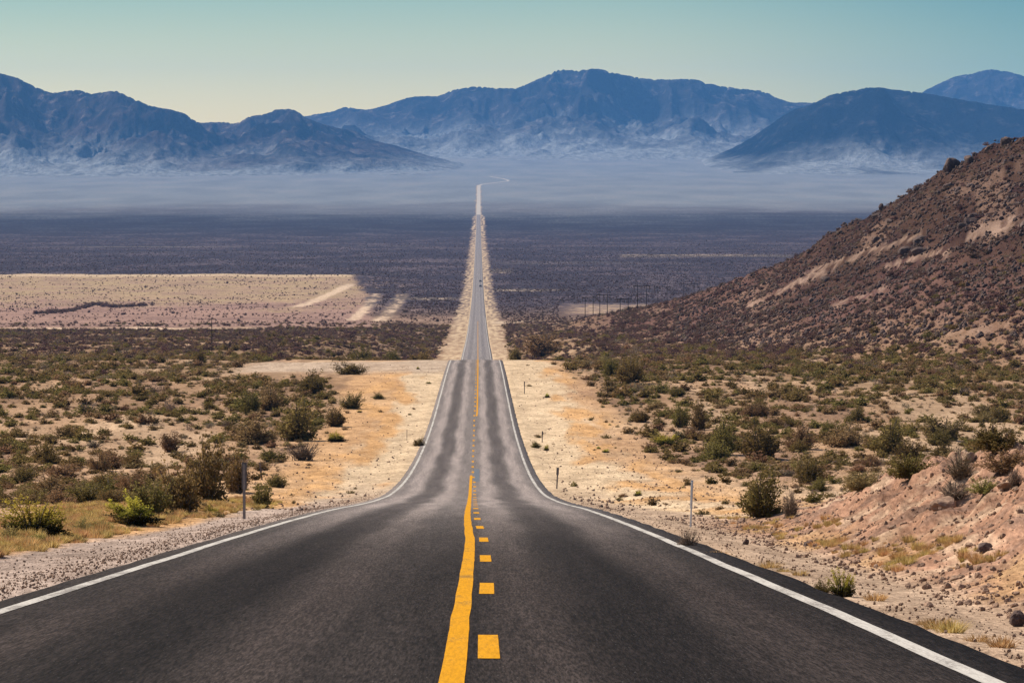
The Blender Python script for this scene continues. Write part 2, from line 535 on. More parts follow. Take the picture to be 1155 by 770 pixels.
def cols_for(y):
    xm = max(32.0, 0.32 * abs(y) + 12)
    vis = max(9.0, 0.165 * abs(y))
    # dense over what the lens sees, loose beyond
    k = int(NOUT * 0.86)
    t = np.linspace(0, 1, k + 1)[1:]
    a = 4.6 + (max(vis, 9.0) - 4.6) * (0.55 * t + 0.45 * t ** 1.8) if vis < 60 else 4.6 + (vis - 4.6) * (0.25 * t + 0.75 * t ** 1.25)
    b = np.linspace(vis, xm, NOUT - k + 1)[1:]
    r = np.concatenate([a, b])
    return np.concatenate([-r[::-1], inner, r]) + XC


GX = np.stack([cols_for(y) for y in rows])
GY = np.repeat(rows[:, None], GX.shape[1], 1)
GZ = height(GX, GY)
nr, nc = GX.shape


def lerp(a, b, t):
    return a * (1 - t[..., None]) + np.array(b) * t[..., None]


def seg_mask(px, py, a, b, w, soft=2.0):
    ax, ay = a; bx, by = b
    dx, dy = bx - ax, by - ay
    t = np.clip(((px - ax) * dx + (py - ay) * dy) / (dx * dx + dy * dy), 0, 1)
    d = np.hypot(px - ax - t * dx, py - ay - t * dy)
    return 1 - smooth(w, w + soft, d)


def plan_mask(X, Y, a, b, w, soft):
    """band along a straight track on the ground, given in plan"""
    ax, ay = a; bx, by = b
    dx, dy = bx - ax, by - ay
    t = np.clip(((X - ax) * dx + (Y - ay) * dy) / (dx * dx + dy * dy), 0, 1)
    d = np.hypot(X - ax - t * dx, Y - ay - t * dy)
    return 1 - smooth(w, w + soft, d)


def soil_colour(X, Y):
    d = X - XC
    ys = np.maximum(Y, 5.0)
    q = 540 + F * X / ys
    n1 = fbm(X / 3.2, Y / 34.0, 71, 4); n2 = fbm(X / 13.0, Y / 120.0, 72, 4); n3 = fbm(X / 60, Y / 260, 73, 4)
    shape = X.shape + (3,)
    c = np.empty(shape); c[:] = (0.42, 0.278, 0.178)
    c = lerp(c, (0.49, 0.350, 0.235), smooth(-0.1, 0.6, n2))
    c = lerp(c, (0.30, 0.195, 0.135), smooth(0.1, 0.7, -n2 + 0.3 * n1))
    # plains farther off turn browner and duller
    c = lerp(c, (0.27, 0.185, 0.145), smooth(600, 1300, Y) * 0.8)
    # pale graded verge and golden strips of dry grass along it
    wr = np.interp(Y, [0, 60, 120, 255, 430, 560, 900, 1400, 4000, 7400, 7600], [5, 5.5, 8.0, 8.6, 9.5, 9.5, 8.8, 10, 11, 11.5, 6.5])
    wl = np.interp(Y, [0, 60, 120, 255, 430, 560, 900, 1400, 4000, 7400, 7600], [5, 5.2, 5.6, 7.2, 7.5, 9, 9.5, 11, 11.5, 11.5, 6.5])
    orr = np.interp(Y, [0, 60, 120, 255, 430, 600], [6.5, 8, 13, 13.5, 14.0, 12])
    orl = np.interp(Y, [0, 40, 110, 200, 330, 430, 560, 640], [9, 9.4, 11, 12, 13.5, 15, 17, 14])
    orange = np.where(d > 0, smooth(orr + 2, orr - 2, d + 2.5 * n1), smooth(orl + 2, orl - 2, -d + 2.5 * n1)) * (1 - smooth(540, 640, Y))
    amt = np.where(d > 0, 0.25 + 0.75 * smooth(-0.1, 0.5, n1 + 0.5 * n2), 0.55 + 0.45 * smooth(-0.2, 0.4, n1))
    c = lerp(c, (0.52, 0.315, 0.155), orange * amt)
    sand = np.where(d > 0, smooth(wr + 1.6, wr - 1.0, d + 2.6 * n1), smooth(wl + 1.4, wl - 0.8, -d + 2.4 * n1))
    rag = np.where(np.abs(d) > 4.5, smooth(600, 900, Y) * 0.55 * smooth(-0.25, 0.45, fbm(X / 1.8, Y / 40, 78, 4) + 0.25 * smooth(6, 11, np.abs(d))), 0)
    sand = sand * (1 - rag) * (1 - smooth(11150, 11350, Y))
    farw = smooth(800, 1500, Y)
    c = lerp(c, (0.55, 0.425, 0.290), sand * (1 - farw))
    c = lerp(c, (0.50, 0.385, 0.265), sand * farw)
    # gravel right beside the asphalt
    gv = (1 - smooth(6.0, 6.9, np.abs(d) + 0.6 * n1)) * (1 - smooth(110, 240, Y))
    gv = np.where(d < 0, gv, gv * 0.55)
    c = lerp(c, (0.39, 0.31, 0.265), gv * (d < 0))
    c = lerp(c, (0.37, 0.275, 0.21), gv * (d > 0) * 1.5)
    # side pad at the crest, left
    pad = (smooth(470, 500, Y) * (1 - smooth(545, 575, Y + 10 * n2))) * smooth(36, 30, -d) * (d < 0)
    c = lerp(c, (0.42, 0.335, 0.265), pad * 0.85)
    # cut bank, right
    bank = smooth(4.6, 5.6, X + 0.5 * n1) * smooth(14, 26, Y) * (1 - smooth(78, 105, Y)) * (X > 0)
    c = lerp(c, (0.31, 0.182, 0.126), bank)
    nb = fbm(X / 0.9, Y / 1.6, 75, 4)
    c = lerp(c, (0.19, 0.125, 0.098), bank * smooth(0.05, 0.5, nb) * 0.8)
    c = lerp(c, (0.46, 0.35, 0.255), bank * smooth(0.1, 0.6, -nb) * 0.6)
    # golden grass at the toe of the bank
    toe = smooth(4.7, 5.2, X + 0.35 * n1) * (1 - smooth(5.6, 6.5, X + 0.5 * n1)) * smooth(20, 28, Y) * (1 - smooth(70, 90, Y)) * smooth(-0.15, 0.3, fbm(X / 3, Y / 6, 76, 3))
    c = lerp(c, (0.44, 0.28, 0.14), toe * 0.55)
    # hill of dark rock
    zr = H_ZR(q); zf = H_ZF(q)
    t = (Y - zf) / (zr - zf)
    hm = smooth(-0.1, 0.35, t) * (1 - smooth(1.3, 1.8, t)) * smooth(600, 720, q)
    c = lerp(c, (0.118, 0.067, 0.062), hm)
    up = smooth(0.22, 0.62, t + 0.15 * n3) * (1 - smooth(1.3, 1.8, t)) * smooth(800, 960, q)
    c = lerp(c, (0.036, 0.021, 0.022), up)
    # scree tongues down its face
    sc = fbm(q / 95.0 + t * 1.1, t * 2.6 - q / 150.0, 77, 4)
    st = smooth(0.20, 0.42, sc) * hm * (1 - smooth(0.80, 0.95, t)) * smooth(0.12, 0.3, t)
    c = lerp(c, (0.23, 0.155, 0.125), st * 0.5)
    pxx, pyy = project(X, np.maximum(Y, 6.0), height(X, Y))
    for (a, b, wq) in STREAKS:
        m2 = hm * seg_mask(pxx + 5 * n1, pyy + 5 * fbm(X / 4, Y / 14, 79, 3), a, b, wq, 3.5) * smooth(-0.35, 0.1, fbm(X / 2.5, Y / 12, 80, 3))
        c = lerp(c, (0.40, 0.29, 0.235), m2 * 0.55)
    # valley floor, band and fans, with distant haze blue put into their colours
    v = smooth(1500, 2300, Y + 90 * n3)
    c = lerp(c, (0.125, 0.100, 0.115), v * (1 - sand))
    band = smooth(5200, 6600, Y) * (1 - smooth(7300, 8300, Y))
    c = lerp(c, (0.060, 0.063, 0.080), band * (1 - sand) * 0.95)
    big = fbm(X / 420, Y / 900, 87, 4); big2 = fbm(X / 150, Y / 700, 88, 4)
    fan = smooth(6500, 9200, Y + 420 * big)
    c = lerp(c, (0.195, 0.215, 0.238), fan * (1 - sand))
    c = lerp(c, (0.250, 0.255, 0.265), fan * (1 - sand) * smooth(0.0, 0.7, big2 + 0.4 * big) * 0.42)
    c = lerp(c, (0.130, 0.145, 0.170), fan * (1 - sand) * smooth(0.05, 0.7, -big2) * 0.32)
    # mesa, left: pink flat, yellow rim, pale tracks
    mm = smooth(420, 408, q + 4 * n1 + (Y - 2000) / 90 + 8 * fbm(Y / 160, X / 160, 84, 4)) * smooth(1430, 1500, Y) * (1 - smooth(3120, 3240, Y))
    c = lerp(c, (0.31, 0.205, 0.170), mm)
    stq = fbm(X / 90, Y / 60, 82, 5)
    c = lerp(c, (0.24, 0.158, 0.135), mm * smooth(-0.1, 0.35, stq) * 0.95)
    pt = smooth(492, 425, q) * smooth(1430, 1500, Y) * (1 - smooth(2900, 3200, Y)) * smooth(0.0, 0.4, fbm(X / 10, Y / 55, 86, 4))
    c = lerp(c, (0.33, 0.235, 0.185), pt * (1 - mm) * 0.7)
    rim = mm * smooth(2050, 2350, Y + 220 * n3 + 150 * n1)
    c = lerp(c, (0.36, 0.270, 0.170), rim * (0.45 + 0.5 * smooth(-0.3, 0.4, fbm(X / 30, Y / 60, 83, 4))))
    edge = mm * smooth(3000, 3090, Y)
    c = lerp(c, (0.55, 0.43, 0.30), edge * 0.7)
    for (p0, p1, w, s) in TRACKS:
        c = lerp(c, (0.60, 0.46, 0.34), plan_mask(X + 1.4 * n1, Y, p0, p1, w, s * 1.2) * 0.8)
    # pale dirt road across the plain, left and a cleared strip right
    dr = smooth(1385, 1405, Y) * (1 - smooth(1440, 1470, Y)) * smooth(330, 250, q)
    c = lerp(c, (0.56, 0.42, 0.31), dr * 0.9)
    cr = smooth(1830, 1880, Y + 30 * n1) * (1 - smooth(2150, 2250, Y + 40 * n1)) * smooth(622, 662, q + 10 * n1) * (1 - smooth(735, 775, q + 10 * n1))
    c = lerp(c, (0.42, 0.31, 0.21), cr * 0.7 * smooth(-0.35, 0.25, fbm(X / 9, Y / 40, 85, 4)))
    for (y0, y1, qa, qb) in ((3320, 3480, 553, 580), (1640, 1690, 556, 612), (2380, 2440, 440, 520), (2650, 2720, 560, 640), (4100, 4250, 700, 900)):
        b = smooth(y0 - 20, y0 + 10, Y) * (1 - smooth(y1 - 10, y1 + 20, Y)) * smooth(qa - 4, qa + 4, q) * (1 - smooth(qb - 15, qb + 6, q))
        c = lerp(c, (0.50, 0.40, 0.30), b * 0.75)
    scrub = v * (1 - sand) * (1 - mm) * (1 - cr) * (1 - 0.95 * fan) * 0.85
    scrub = np.maximum(scrub, smooth(160, 520, Y) * (1 - sand) * (1 - orange) * (1 - mm) * (1 - cr) * (1 - dr) * (1 - pad) * (1 - hm * 0.75) * (1 - fan) * 0.72)
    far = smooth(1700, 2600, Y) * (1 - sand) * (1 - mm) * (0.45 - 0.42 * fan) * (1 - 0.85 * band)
    rocky = np.maximum(hm, bank * 0.5)
    return c, scrub, far, rocky


TRACKS = []
STREAKS = (((912, 308), (1042, 264), 1.6), ((888, 322), (930, 308), 1.3), ((1062, 282), (1142, 246), 2.0), ((1120, 262), (1158, 248), 1.4),
           ((845, 345), (905, 318), 1.0), ((1070, 380), (1135, 368), 2.4), ((1000, 300), (1065, 284), 1.0), ((940, 344), (1000, 328), 1.2))


def on_streak(X, Y):
    px, py = project(X, Y, height(X, Y))
    m = np.zeros(len(X))
    for a, b, w in STREAKS: m = np.maximum(m, seg_mask(px, py, a, b, w + 0.8, 1.6))
    return m > 0.5


for a, b, w, s in (((335, 346), (395, 320), 2.6, 2.0), ((398, 361), (425, 331), 1.8, 1.6), ((428, 362), (455, 331), 2.4, 1.8)):
    A = at(*a); B = at(*b)
    TRACKS.append(((A.x, A.y), (B.x, B.y), w, s))

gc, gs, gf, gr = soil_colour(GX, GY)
idx = np.arange(nr * nc).reshape(nr, nc)
FQ = np.stack([idx[:-1, :-1], idx[:-1, 1:], idx[1:, 1:], idx[1:, :-1]], -1).reshape(-1, 4)
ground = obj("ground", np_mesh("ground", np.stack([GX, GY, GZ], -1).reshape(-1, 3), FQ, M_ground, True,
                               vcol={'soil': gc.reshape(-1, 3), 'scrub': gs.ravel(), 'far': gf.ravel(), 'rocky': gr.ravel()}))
tag(ground, "sandy desert ground falling to a wide scrub covered valley", kind='structure')

# ------------------------------------------------------------------ road
ROAD_END = 11350.0
ry = rows[(rows > -50) & (rows < 7600)]
ry_far = rows[(rows >= 7600) & (rows < ROAD_END)]


def strip(name, ys, xl, xr, mat, dz, parent=None, ncol=2, skirt=0.0):
    ys = np.asarray(ys, float)
    t = np.linspace(0, 1, ncol)
    X = xl[:, None] * (1 - t) + xr[:, None] * t
    Y = np.repeat(ys[:, None], ncol, 1)
    crown = 0.055 * (1 - np.clip(np.abs(X - XC) / 4.0, 0, 1) ** 1.5)
    Z = P(Y) + crown + dz
    if skirt:
        X = np.concatenate([X[:, :1] - 0.06, X, X[:, -1:] + 0.06], 1)
        Y = np.concatenate([Y[:, :1], Y, Y[:, -1:]], 1)
        Z = np.concatenate([Z[:, :1] - skirt, Z, Z[:, -1:] - skirt], 1)
    a, b = X.shape
    ii = np.arange(a * b).reshape(a, b)
    fq = np.stack([ii[:-1, :-1], ii[:-1, 1:], ii[1:, 1:], ii[1:, :-1]], -1).reshape(-1, 4)
    return obj(name, np_mesh(name, np.stack([X, Y, Z], -1).reshape(-1, 3), fq, mat, True), parent)


one = np.ones_like(ry)
edge_n = 0.05 * fbm(ry / 5.0, ry * 0, 91, 2)
edge_n2 = 0.06 * fbm(ry / 5.0, ry * 0, 92, 2)
road = strip("road", ry, XC - 3.98 + edge_n, XC + 4.05 + edge_n2, M_asphalt, 0.0, None, 13, 0.16)
tag(road, "two lane asphalt highway running straight downhill to the mountains", kind='structure')
# the far end climbs the fan and bends right, a bare pale line
fy = np.concatenate([np.geomspace(7590, 11200, 60), np.linspace(11250, 13000, 40)])
fx = XC + np.interp(fy, [7590, 11150, 11350, 11600, 11950, 12150, 12500, 13000], [0, 1, 12, 45, 92, 98, 82, 40])
fz = height(fx, fy)
FV = []
for k in (-1, 1):
    FV.append(np.stack([fx + k * 4.3, fy, np.maximum(height(fx + k * 4.3, fy), fz) + 0.25], -1))
n_f = len(fy)
FVv = np.concatenate(FV)
ff = np.array([(i, n_f + i, n_f + i + 1, i + 1) for i in range(n_f - 1)])
M_farroad = mat_plain("pale_far_road", (0.33, 0.29, 0.25), (0.39, 0.34, 0.29), 0.05)  # plain pale tone, lighter than the nearer asphalt
far_road = obj("road", np_mesh("far_road", FVv, ff[:, ::-1], M_farroad, True))
tag(far_road, "distant pale end of the highway bending on the alluvial fan", kind='structure')

DENSE = lambda a, b, st=0.6: np.unique(np.concatenate([[a, b], rows[(rows > a) & (rows < b)]]))
ln_y = DENSE(-40, 1800)
wob = lambda y, s: 0.018 * fbm(np.asarray(y) / 7, np.asarray(y) * 0, s, 3)
for sgn, xo, s in ((-1, -3.64, 101), (1, 3.62, 102)):
    c0 = XC + xo + wob(ln_y, s)
    strip("edge_line", ln_y, c0 - 0.075, c0 + 0.075, M_white, 0.004, road)
CLX = pchip([0, 22, 37, 46, 56, 70, 91, 110, 180, 222, 350, 360, 557, 1100], [-.17, -.157, -.14, -.135, -.135, -.20, -.28, -.31, -.42, -.46, -.46, -.40, -.36, -.5])


def centre(y): return CLX(y) + 0.009 * fbm(np.asarray(y) / 4.5, np.asarray(y) * 0, 104, 3)


y1 = DENSE(-40, 222)
strip("centre_line", y1, centre(y1) - 0.075, centre(y1) + 0.075, M_yellow, 0.004, road)
y2 = DENSE(352, 1700)
strip("centre_line", y2, centre(y2) + 0.16, centre(y2) + 0.31, M_yellow, 0.004, road)
k0 = 24.05 - 11.3 * 2
for k in range(58):
    a = k0 + 11.3 * k
    yy = DENSE(a, a + 3.15)
    off = float(np.interp(a, [0, 200, 235, 340, 360, 700], [0.215, 0.215, 0.06, 0.03, 0.0, 0.0]))
    strip("centre_dash", yy, centre(yy) + off - 0.07, centre(yy) + off + 0.075, M_yellow, 0.004, road)
# sealed repair patch in the right lane
yp = DENSE(208, 236)
M_patch = mat_plain("tar_patch", (0.070, 0.074, 0.088), (0.10, 0.104, 0.12), 3.0, 0.6, 0.4)
strip("repair_patch", yp, centre(yp) + 0.16, centre(yp) + 0.50, M_patch, 0.004, road)

# ------------------------------------------------------------------ mountains
def mountain(name, label, sil, q0, q1, zc, zfront, zback, seed, wl, amp, mat, fan_haze_top, nq=420, nz=170, fade_l=None, fade_r=None):
    sq = pchip([s[0] for s in sil], [s[1] for s in sil])
    Q = np.linspace(q0, q1, nq); tz = np.linspace(0, 1, nz)
    Z = zfront + (zback - zfront) * tz
    QQ, ZZ = np.meshgrid(Q, Z, indexing='ij')
    X = (QQ - 540) / F * ZZ
    base = PS(np.minimum(ZZ, 26000)) - 6.0
    crest_z = zc + 500 * fbm(Q / 130, Q * 0 + seed, seed, 2)
    ty = (ZZ - zfront) / (crest_z[:, None] - zfront)
    desired = np.maximum(-(sq(Q) - 195) / F * crest_z, PS(crest_z) - 20)
    ch = np.maximum(desired - (PS(crest_z) - 6.0), 2.0)
    tc = np.clip(ty, 0, 1)
    prof = np.where(ty < 1, 0.10 * tc + 0.90 * tc ** 2.0, np.clip(1 - (ty - 1) * 0.9, 0, 1) ** 1.2)
    warp = 0.35 * wl * fbm(X / wl, ZZ / wl, seed + 3, 3)
    r = ridged((X + warp) / wl, (ZZ - warp) / (wl * 1.5), seed, 6)
    rs = ridged((X - warp * 0.5) / (wl * 0.37), (ZZ) / (wl * 0.75), seed + 9, 5)
    bell = np.clip(prof, 0, 1) * np.clip(1.35 - prof, 0, 1)
    h = ch[:, None] * (prof * (0.80 + 0.20 * r) + bell * amp * ((r - 0.42) * 1.5 + (rs - 0.42) * 0.62))
    h = h + ch[:, None] * 0.012 * (rs - 0.4) * smooth(0.6, 0.95, prof)
    h = np.maximum(h, -2)
    # keep each column's skyline where the range's skyline is
    jag = 0.6 * fbm(Q / 9.0, Q * 0, seed + 5, 4)
    for it in range(3):
        E = base + h
        ang = E / ZZ
        top = ang.max(1)
        k = (h / ZZ).argmax(1)
        want = np.maximum(-(sq(Q) + jag - 195) / F, (base / ZZ).max(1) * 0 + (PS(crest_z) - 8) / crest_z)
        have = h[np.arange(nq), k]
        need = want * ZZ[np.arange(nq), k] - base[np.arange(nq), k]
        s = np.clip(need / np.maximum(have, 0.5), 0.02, 6)
        if it < 2:
            s = np.convolve(np.pad(s, 12, mode='edge'), np.hanning(27)[1:-1] / np.hanning(27).sum(), 'valid')
            h = h * s[:, None]
        else:
            s = np.convolve(np.pad(np.clip(s, 0.75, 1.3), 3, mode='edge'), np.hanning(9)[1:-1] / np.hanning(9).sum(), 'valid')
            h = h * (1 + (s[:, None] - 1) * np.clip(h / np.maximum(have, 0.5)[:, None], 0, 1) ** 5)
    cap = want[:, None] * ZZ - base
    h = np.where(h > cap, cap + 0.12 * (h - cap), h)
    E = base + h
    ii = np.arange(nq * nz).reshape(nq, nz)
    fq = np.stack([ii[:-1, :-1], ii[1:, :-1], ii[1:, 1:], ii[:-1, 1:]], -1).reshape(-1, 4)
    fan = 1 - smooth(0.0, fan_haze_top, h / np.maximum(ch[:, None], 120) + 0.16 * fbm(X / 420, ZZ / 900, seed + 21, 4))  # reaches above the real fans so the slopes carry a painted haze fade
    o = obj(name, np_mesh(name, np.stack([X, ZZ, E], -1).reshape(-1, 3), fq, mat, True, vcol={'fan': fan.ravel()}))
    tag(o, label, kind='structure')
    return o


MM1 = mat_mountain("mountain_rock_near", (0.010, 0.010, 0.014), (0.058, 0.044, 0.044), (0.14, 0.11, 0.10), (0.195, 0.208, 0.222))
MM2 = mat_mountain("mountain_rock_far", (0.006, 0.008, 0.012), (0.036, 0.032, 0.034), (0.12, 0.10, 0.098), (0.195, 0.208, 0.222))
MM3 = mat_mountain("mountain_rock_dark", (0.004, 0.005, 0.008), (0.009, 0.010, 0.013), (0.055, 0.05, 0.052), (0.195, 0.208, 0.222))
mountain("mountain", "long brown blue range closing the valley at the far left",
         [(-260, 70), (-120, 92), (-40, 78), (0, 83), (20, 88), (45, 100), (62, 105), (88, 102), (105, 106), (130, 103), (150, 111), (175, 121), (205, 127), (228, 139),
          (250, 138), (265, 139), (285, 131), (300, 129), (316, 123), (332, 125), (345, 133), (372, 142), (385, 145), (400, 148), (420, 158), (445, 164), (462, 169), (485, 176), (510, 182), (540, 188),
          (590, 197)],
         -240, 600, 15600, 12700, 17600, 201, 1000, 0.85, MM1, 0.62, 520, 190)
mountain("mountain", "broad highest range across the head of the valley",
         [(250, 150), (330, 134), (352, 130), (375, 126), (392, 121), (410, 124), (432, 120), (450, 114), (470, 109), (490, 109), (515, 101), (540, 98), (560, 100), (580, 100), (600, 93),
          (618, 85), (632, 79), (650, 80), (670, 78), (690, 82), (715, 87), (740, 90), (780, 90), (800, 95), (830, 100), (858, 103), (880, 112), (895, 116), (920, 116), (960, 122), (1060, 135), (1200, 150)],
         240, 1100, 20500, 15800, 23200, 301, 1500, 0.95, MM2, 0.66, 520, 190)
mountain("mountain", "smooth dark ridge in front of the highest range",
         [(700, 200), (760, 190), (800, 178), (840, 160), (870, 140), (895, 124), (915, 118), (935, 108), (958, 103), (985, 99), (1005, 101), (1040, 105), (1075, 111), (1110, 117), (1155, 124), (1230, 138), (1400, 150)],
         700, 1330, 16300, 13200, 18300, 401, 1700, 0.65, MM3, 0.50, 380, 150)
mountain("mountain", "far rounded peak behind the smooth dark ridge",
         [(960, 150), (1010, 125), (1040, 104), (1058, 95), (1080, 86), (1097, 83), (1115, 79), (1135, 81), (1155, 86), (1250, 100), (1400, 110)],
         970, 1330, 24000, 20500, 25800, 501, 1400, 0.8, MM2, 0.6, 300, 130)

# ------------------------------------------------------------------ plants
def quads(C, N_, size, rng, aspect=1.6):
    """leaf faces centred at C with random turn, N_ a lean direction"""
    n = len(C)
    a = rng.normal(size=(n, 3)) + N_ * 0.8
    a /= np.linalg.norm(a, axis=1)[:, None] + 1e-9
    r = rng.normal(size=(n, 3))
    b = np.cross(a, r); b /= np.linalg.norm(b, axis=1)[:, None] + 1e-9
    s = size * (0.6 + 0.8 * rng.random(n))[:, None]
    A = a * s * aspect * 0.5; B = b * s * 0.5
    V = np.stack([C - A, C + B * 0.9 + A * 0.1, C + A, C - B * 0.9 + A * 0.1], 1).reshape(-1, 3)
    return V, np.arange(n * 4).reshape(n, 4)


def stems_paths(rng, n, spread, h, r=0.5, curve=0.25, base=0.05):
    out = []
    ph1, ph2 = rng.random(2) * 6.28
    for i in range(n):
        az = rng.random() * 2 * math.pi
        k = math.sqrt(rng.random())
        th = k * spread
        L = (0.70 + 0.30 * rng.random()) * (0.82 + 0.26 * math.sin(az * 2 + ph1) * math.sin(th * 2.2) + 0.16 * math.sin(az * 3 + ph2))
        tip = np.array([math.cos(az) * math.sin(th), math.sin(az) * math.sin(th), math.cos(th)])
        tip = tip * np.array([r / max(math.sin(spread), 0.3), r / max(math.sin(spread), 0.3), h]) * L
        b0 = np.array([math.cos(az), math.sin(az), 0]) * (base + 0.22 * k) * rng.random()
        t = np.linspace(0, 1, 5)[:, None]
        mid = tip * 0.5 + np.array([0, 0, curve * h * 0.25]) + rng.normal(size=3) * 0.03
        p = b0 * (1 - t) ** 2 + 2 * mid * t * (1 - t) + tip * t ** 2
        out.append(p)
    return out


def foliage_on(rng, paths, n, size, spread, t0=0.35, zmin=0.02):
    C = []; Nn = []; T = []
    per = max(1, n // len(paths))
    for p in paths:
        t = t0 + (1 - t0) * rng.random(per) ** 0.8
        f = t * (len(p) - 1); i = np.minimum(f.astype(int), len(p) - 2); fr = (f - i)[:, None]
        c = p[i] * (1 - fr) + p[i + 1] * fr
        clump = rng.normal(size=(3, 3)) * spread
        c = c + clump[rng.integers(0, 3, per)] * (0.5 + 0.5 * t[:, None]) + rng.normal(size=(per, 3)) * spread * 0.45
        C.append(c); Nn.append(np.repeat(((p[-1] - p[0]) / (np.linalg.norm(p[-1] - p[0]) + 1e-9))[None], per, 0))
        T.append(rng.random(per) * 0.75 + 0.25 * rng.random())
    C = np.concatenate(C); Nn = np.concatenate(Nn); T = np.concatenate(T)
    C[:, 2] = np.maximum(C[:, 2], zmin)
    V, Fc = quads(C, Nn, size, rng)
    V[:, 2] = np.maximum(V[:, 2], 0.0)
    return V, Fc, T


def bush(kind, seed, n, size):
    """unit shrub (1 wide, 1 tall): returns foliage mesh, stem mesh"""
    rng = np.random.default_rng(seed)
    if kind == 'creosote':
        paths = stems_paths(rng, 60, D2R(76), 1.0, 0.5, 0.4)
        V, Fc, T = foliage_on(rng, paths, n, size, 0.055, 0.10)
        mat = M_creo
    elif kind in ('brown', 'burro'):
        paths = stems_paths(rng, 50, D2R(78), 0.95, 0.5, 0.5)
        V, Fc, T = foliage_on(rng, paths, n, size, 0.06, 0.05)
        mat = M_brown if kind == 'brown' else M_burro
    elif kind == 'lime':
        paths = stems_paths(rng, 80, D2R(84), 0.98, 0.5, 0.5)
        V, Fc, T = foliage_on(rng, paths, n, size, 0.04, 0.25)
        zc = V.reshape(-1, 4, 3)[:, :, 2].mean(1)
        T = np.clip(0.05 + 1.0 * smooth(0.18, 0.66, zc) + 0.25 * (rng.random(len(T)) - 0.5), 0, 1)  # low leaves get the painted shade tone, tops the yellow flower tone
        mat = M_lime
    elif kind == 'pale':
        paths = stems_paths(rng, 80, D2R(80), 0.98, 0.5, 0.3)
        V, Fc, T = foliage_on(rng, paths, n, size, 0.04, 0.15)
        mat = M_pale
    elif kind == 'dry':
        paths = stems_paths(rng, 70, D2R(66), 1.0, 0.5, 0.3)
        tw = []
        T = []
        for p in paths:
            for j in range(max(2, n // 500)):
                k = rng.integers(1, 4)
                s0 = p[k]; d = rng.normal(size=3) * 0.10 + (p[-1] - p[0]) * 0.22
                tw.append((s0, s0 + d))
        A = np.array([a for a, b in tw]); B = np.array([b for a, b in tw])
        w = rng.normal(size=A.shape); w /= np.linalg.norm(w, axis=1)[:, None]; w *= size * 0.32
        V = np.stack([A - w, A + w, B + w * 0.3, B - w * 0.3], 1).reshape(-1, 3)
        V[:, 2] = np.maximum(V[:, 2], 0)
        Fc = np.arange(len(V)).reshape(-1, 4)
        T = rng.random(len(Fc))
        mat = M_dryl
    elif kind == 'grass':
        m = n
        az = rng.random(m) * 2 * math.pi; r = 0.22 * np.sqrt(rng.random(m)); lean = 0.42 * rng.random(m)
        b = np.stack([np.cos(az) * r, np.sin(az) * r, 0 * r], 1)
        L = 0.55 + 0.45 * rng.random(m)
        tip = b + np.stack([np.cos(az) * lean, np.sin(az) * lean, L * (1 - lean * 0.5)], 1)
        midp = b * 0.5 + tip * 0.5 + np.stack([0 * r, 0 * r, 0.1 * L], 1)
        w = np.stack([-np.sin(az + rng.normal(size=m)), np.cos(az), 0 * az], 1) * size * 0.5
        V = np.stack([b - w, b + w, midp + w * 0.8, midp - w * 0.8, midp - w * 0.8, midp + w * 0.8, tip + w * 0.15, tip - w * 0.15], 1).reshape(-1, 3)
        Fc = np.arange(len(V)).reshape(-1, 4)
        T = np.repeat(rng.random(m), 2)
        paths = None
        mat = M_straw
    fm = np_mesh(kind + "_foliage", V, Fc, mat, False, T)
    sm = None
    if paths is not None and n > 700:
        sv, sf = join_np([tube(p, 0.011, 0.004, 3) for p in paths])
        sm = np_mesh(kind + "_stems", sv, sf, M_stem, False)
    return fm, sm


PROTO = {}
for kind, seeds, n, size in (('creosote', (1, 2, 3, 4), 4200, 0.030), ('brown', (11, 12, 13), 4200, 0.030), ('lime', (21, 22), 6500, 0.026),
                             ('pale', (31, 32), 5200, 0.026), ('dry', (41, 42, 43), 6000, 0.020), ('grass', (51, 52, 53), 170, 0.022)):
    PROTO[kind] = [bush(kind, s, n, size) for s in seeds]
for kind, seeds, n, size in (('creosote', (61, 62, 63), 420, 0.085), ('brown', (71, 72, 73), 420, 0.085), ('dry', (81, 82), 1100, 0.055), ('burro', (91, 92, 93), 420, 0.085)):
    PROTO[kind + '_low'] = [bush(kind, s, n, size) for s in seeds]

NAMES = {'creosote': ('creosote_bush', 'bush'), 'brown': ('scrub_bush', 'bush'), 'lime': ('rabbitbrush', 'bush'), 'pale': ('pale_brush', 'bush'),
         'dry': ('dry_bush', 'bush'), 'burro': ('reddish_bush', 'bush'), 'grass': ('grass_tuft', 'grass tuft')}
COUNT = {}
FIRST = {}


def plant(kind, loc, w, h, label, group=None, rz=None, low=False):
    key = kind + '_low' if low else kind
    i = COUNT.get(key, 0); COUNT[key] = i + 1
    fm, sm = PROTO[key][i % len(PROTO[key])]
    nm, cat = NAMES[kind]
    rz = random.random() * 6.28 if rz is None else rz
    if sm is None:
        o = obj(nm, fm)
        FIRST.setdefault(key, []).append(o)
    else:
        o = empty(nm, loc)
        f = obj('foliage', fm, o); obj('stems', sm, o)
        FIRST.setdefault(key, []).append(f)
    o.location = (loc[0], loc[1], loc[2] - 0.03)
    o.rotation_euler = (0, 0, rz)
    o.scale = (w, w, h)
    tag(o, label, cat, group)
    return o


def hero(kind, xl, xr, yb, yt, label, group=None, low=False):
    p = at((xl + xr) / 2, yb)
    k = p.y / F
    f = 1.02 if kind == 'dry' else 1.30
    return plant(kind, p, (xr - xl) * k * f, max((yb - yt) * k * min(f, 1.14), 0.1), label, group, low=low)


TAKEN = []


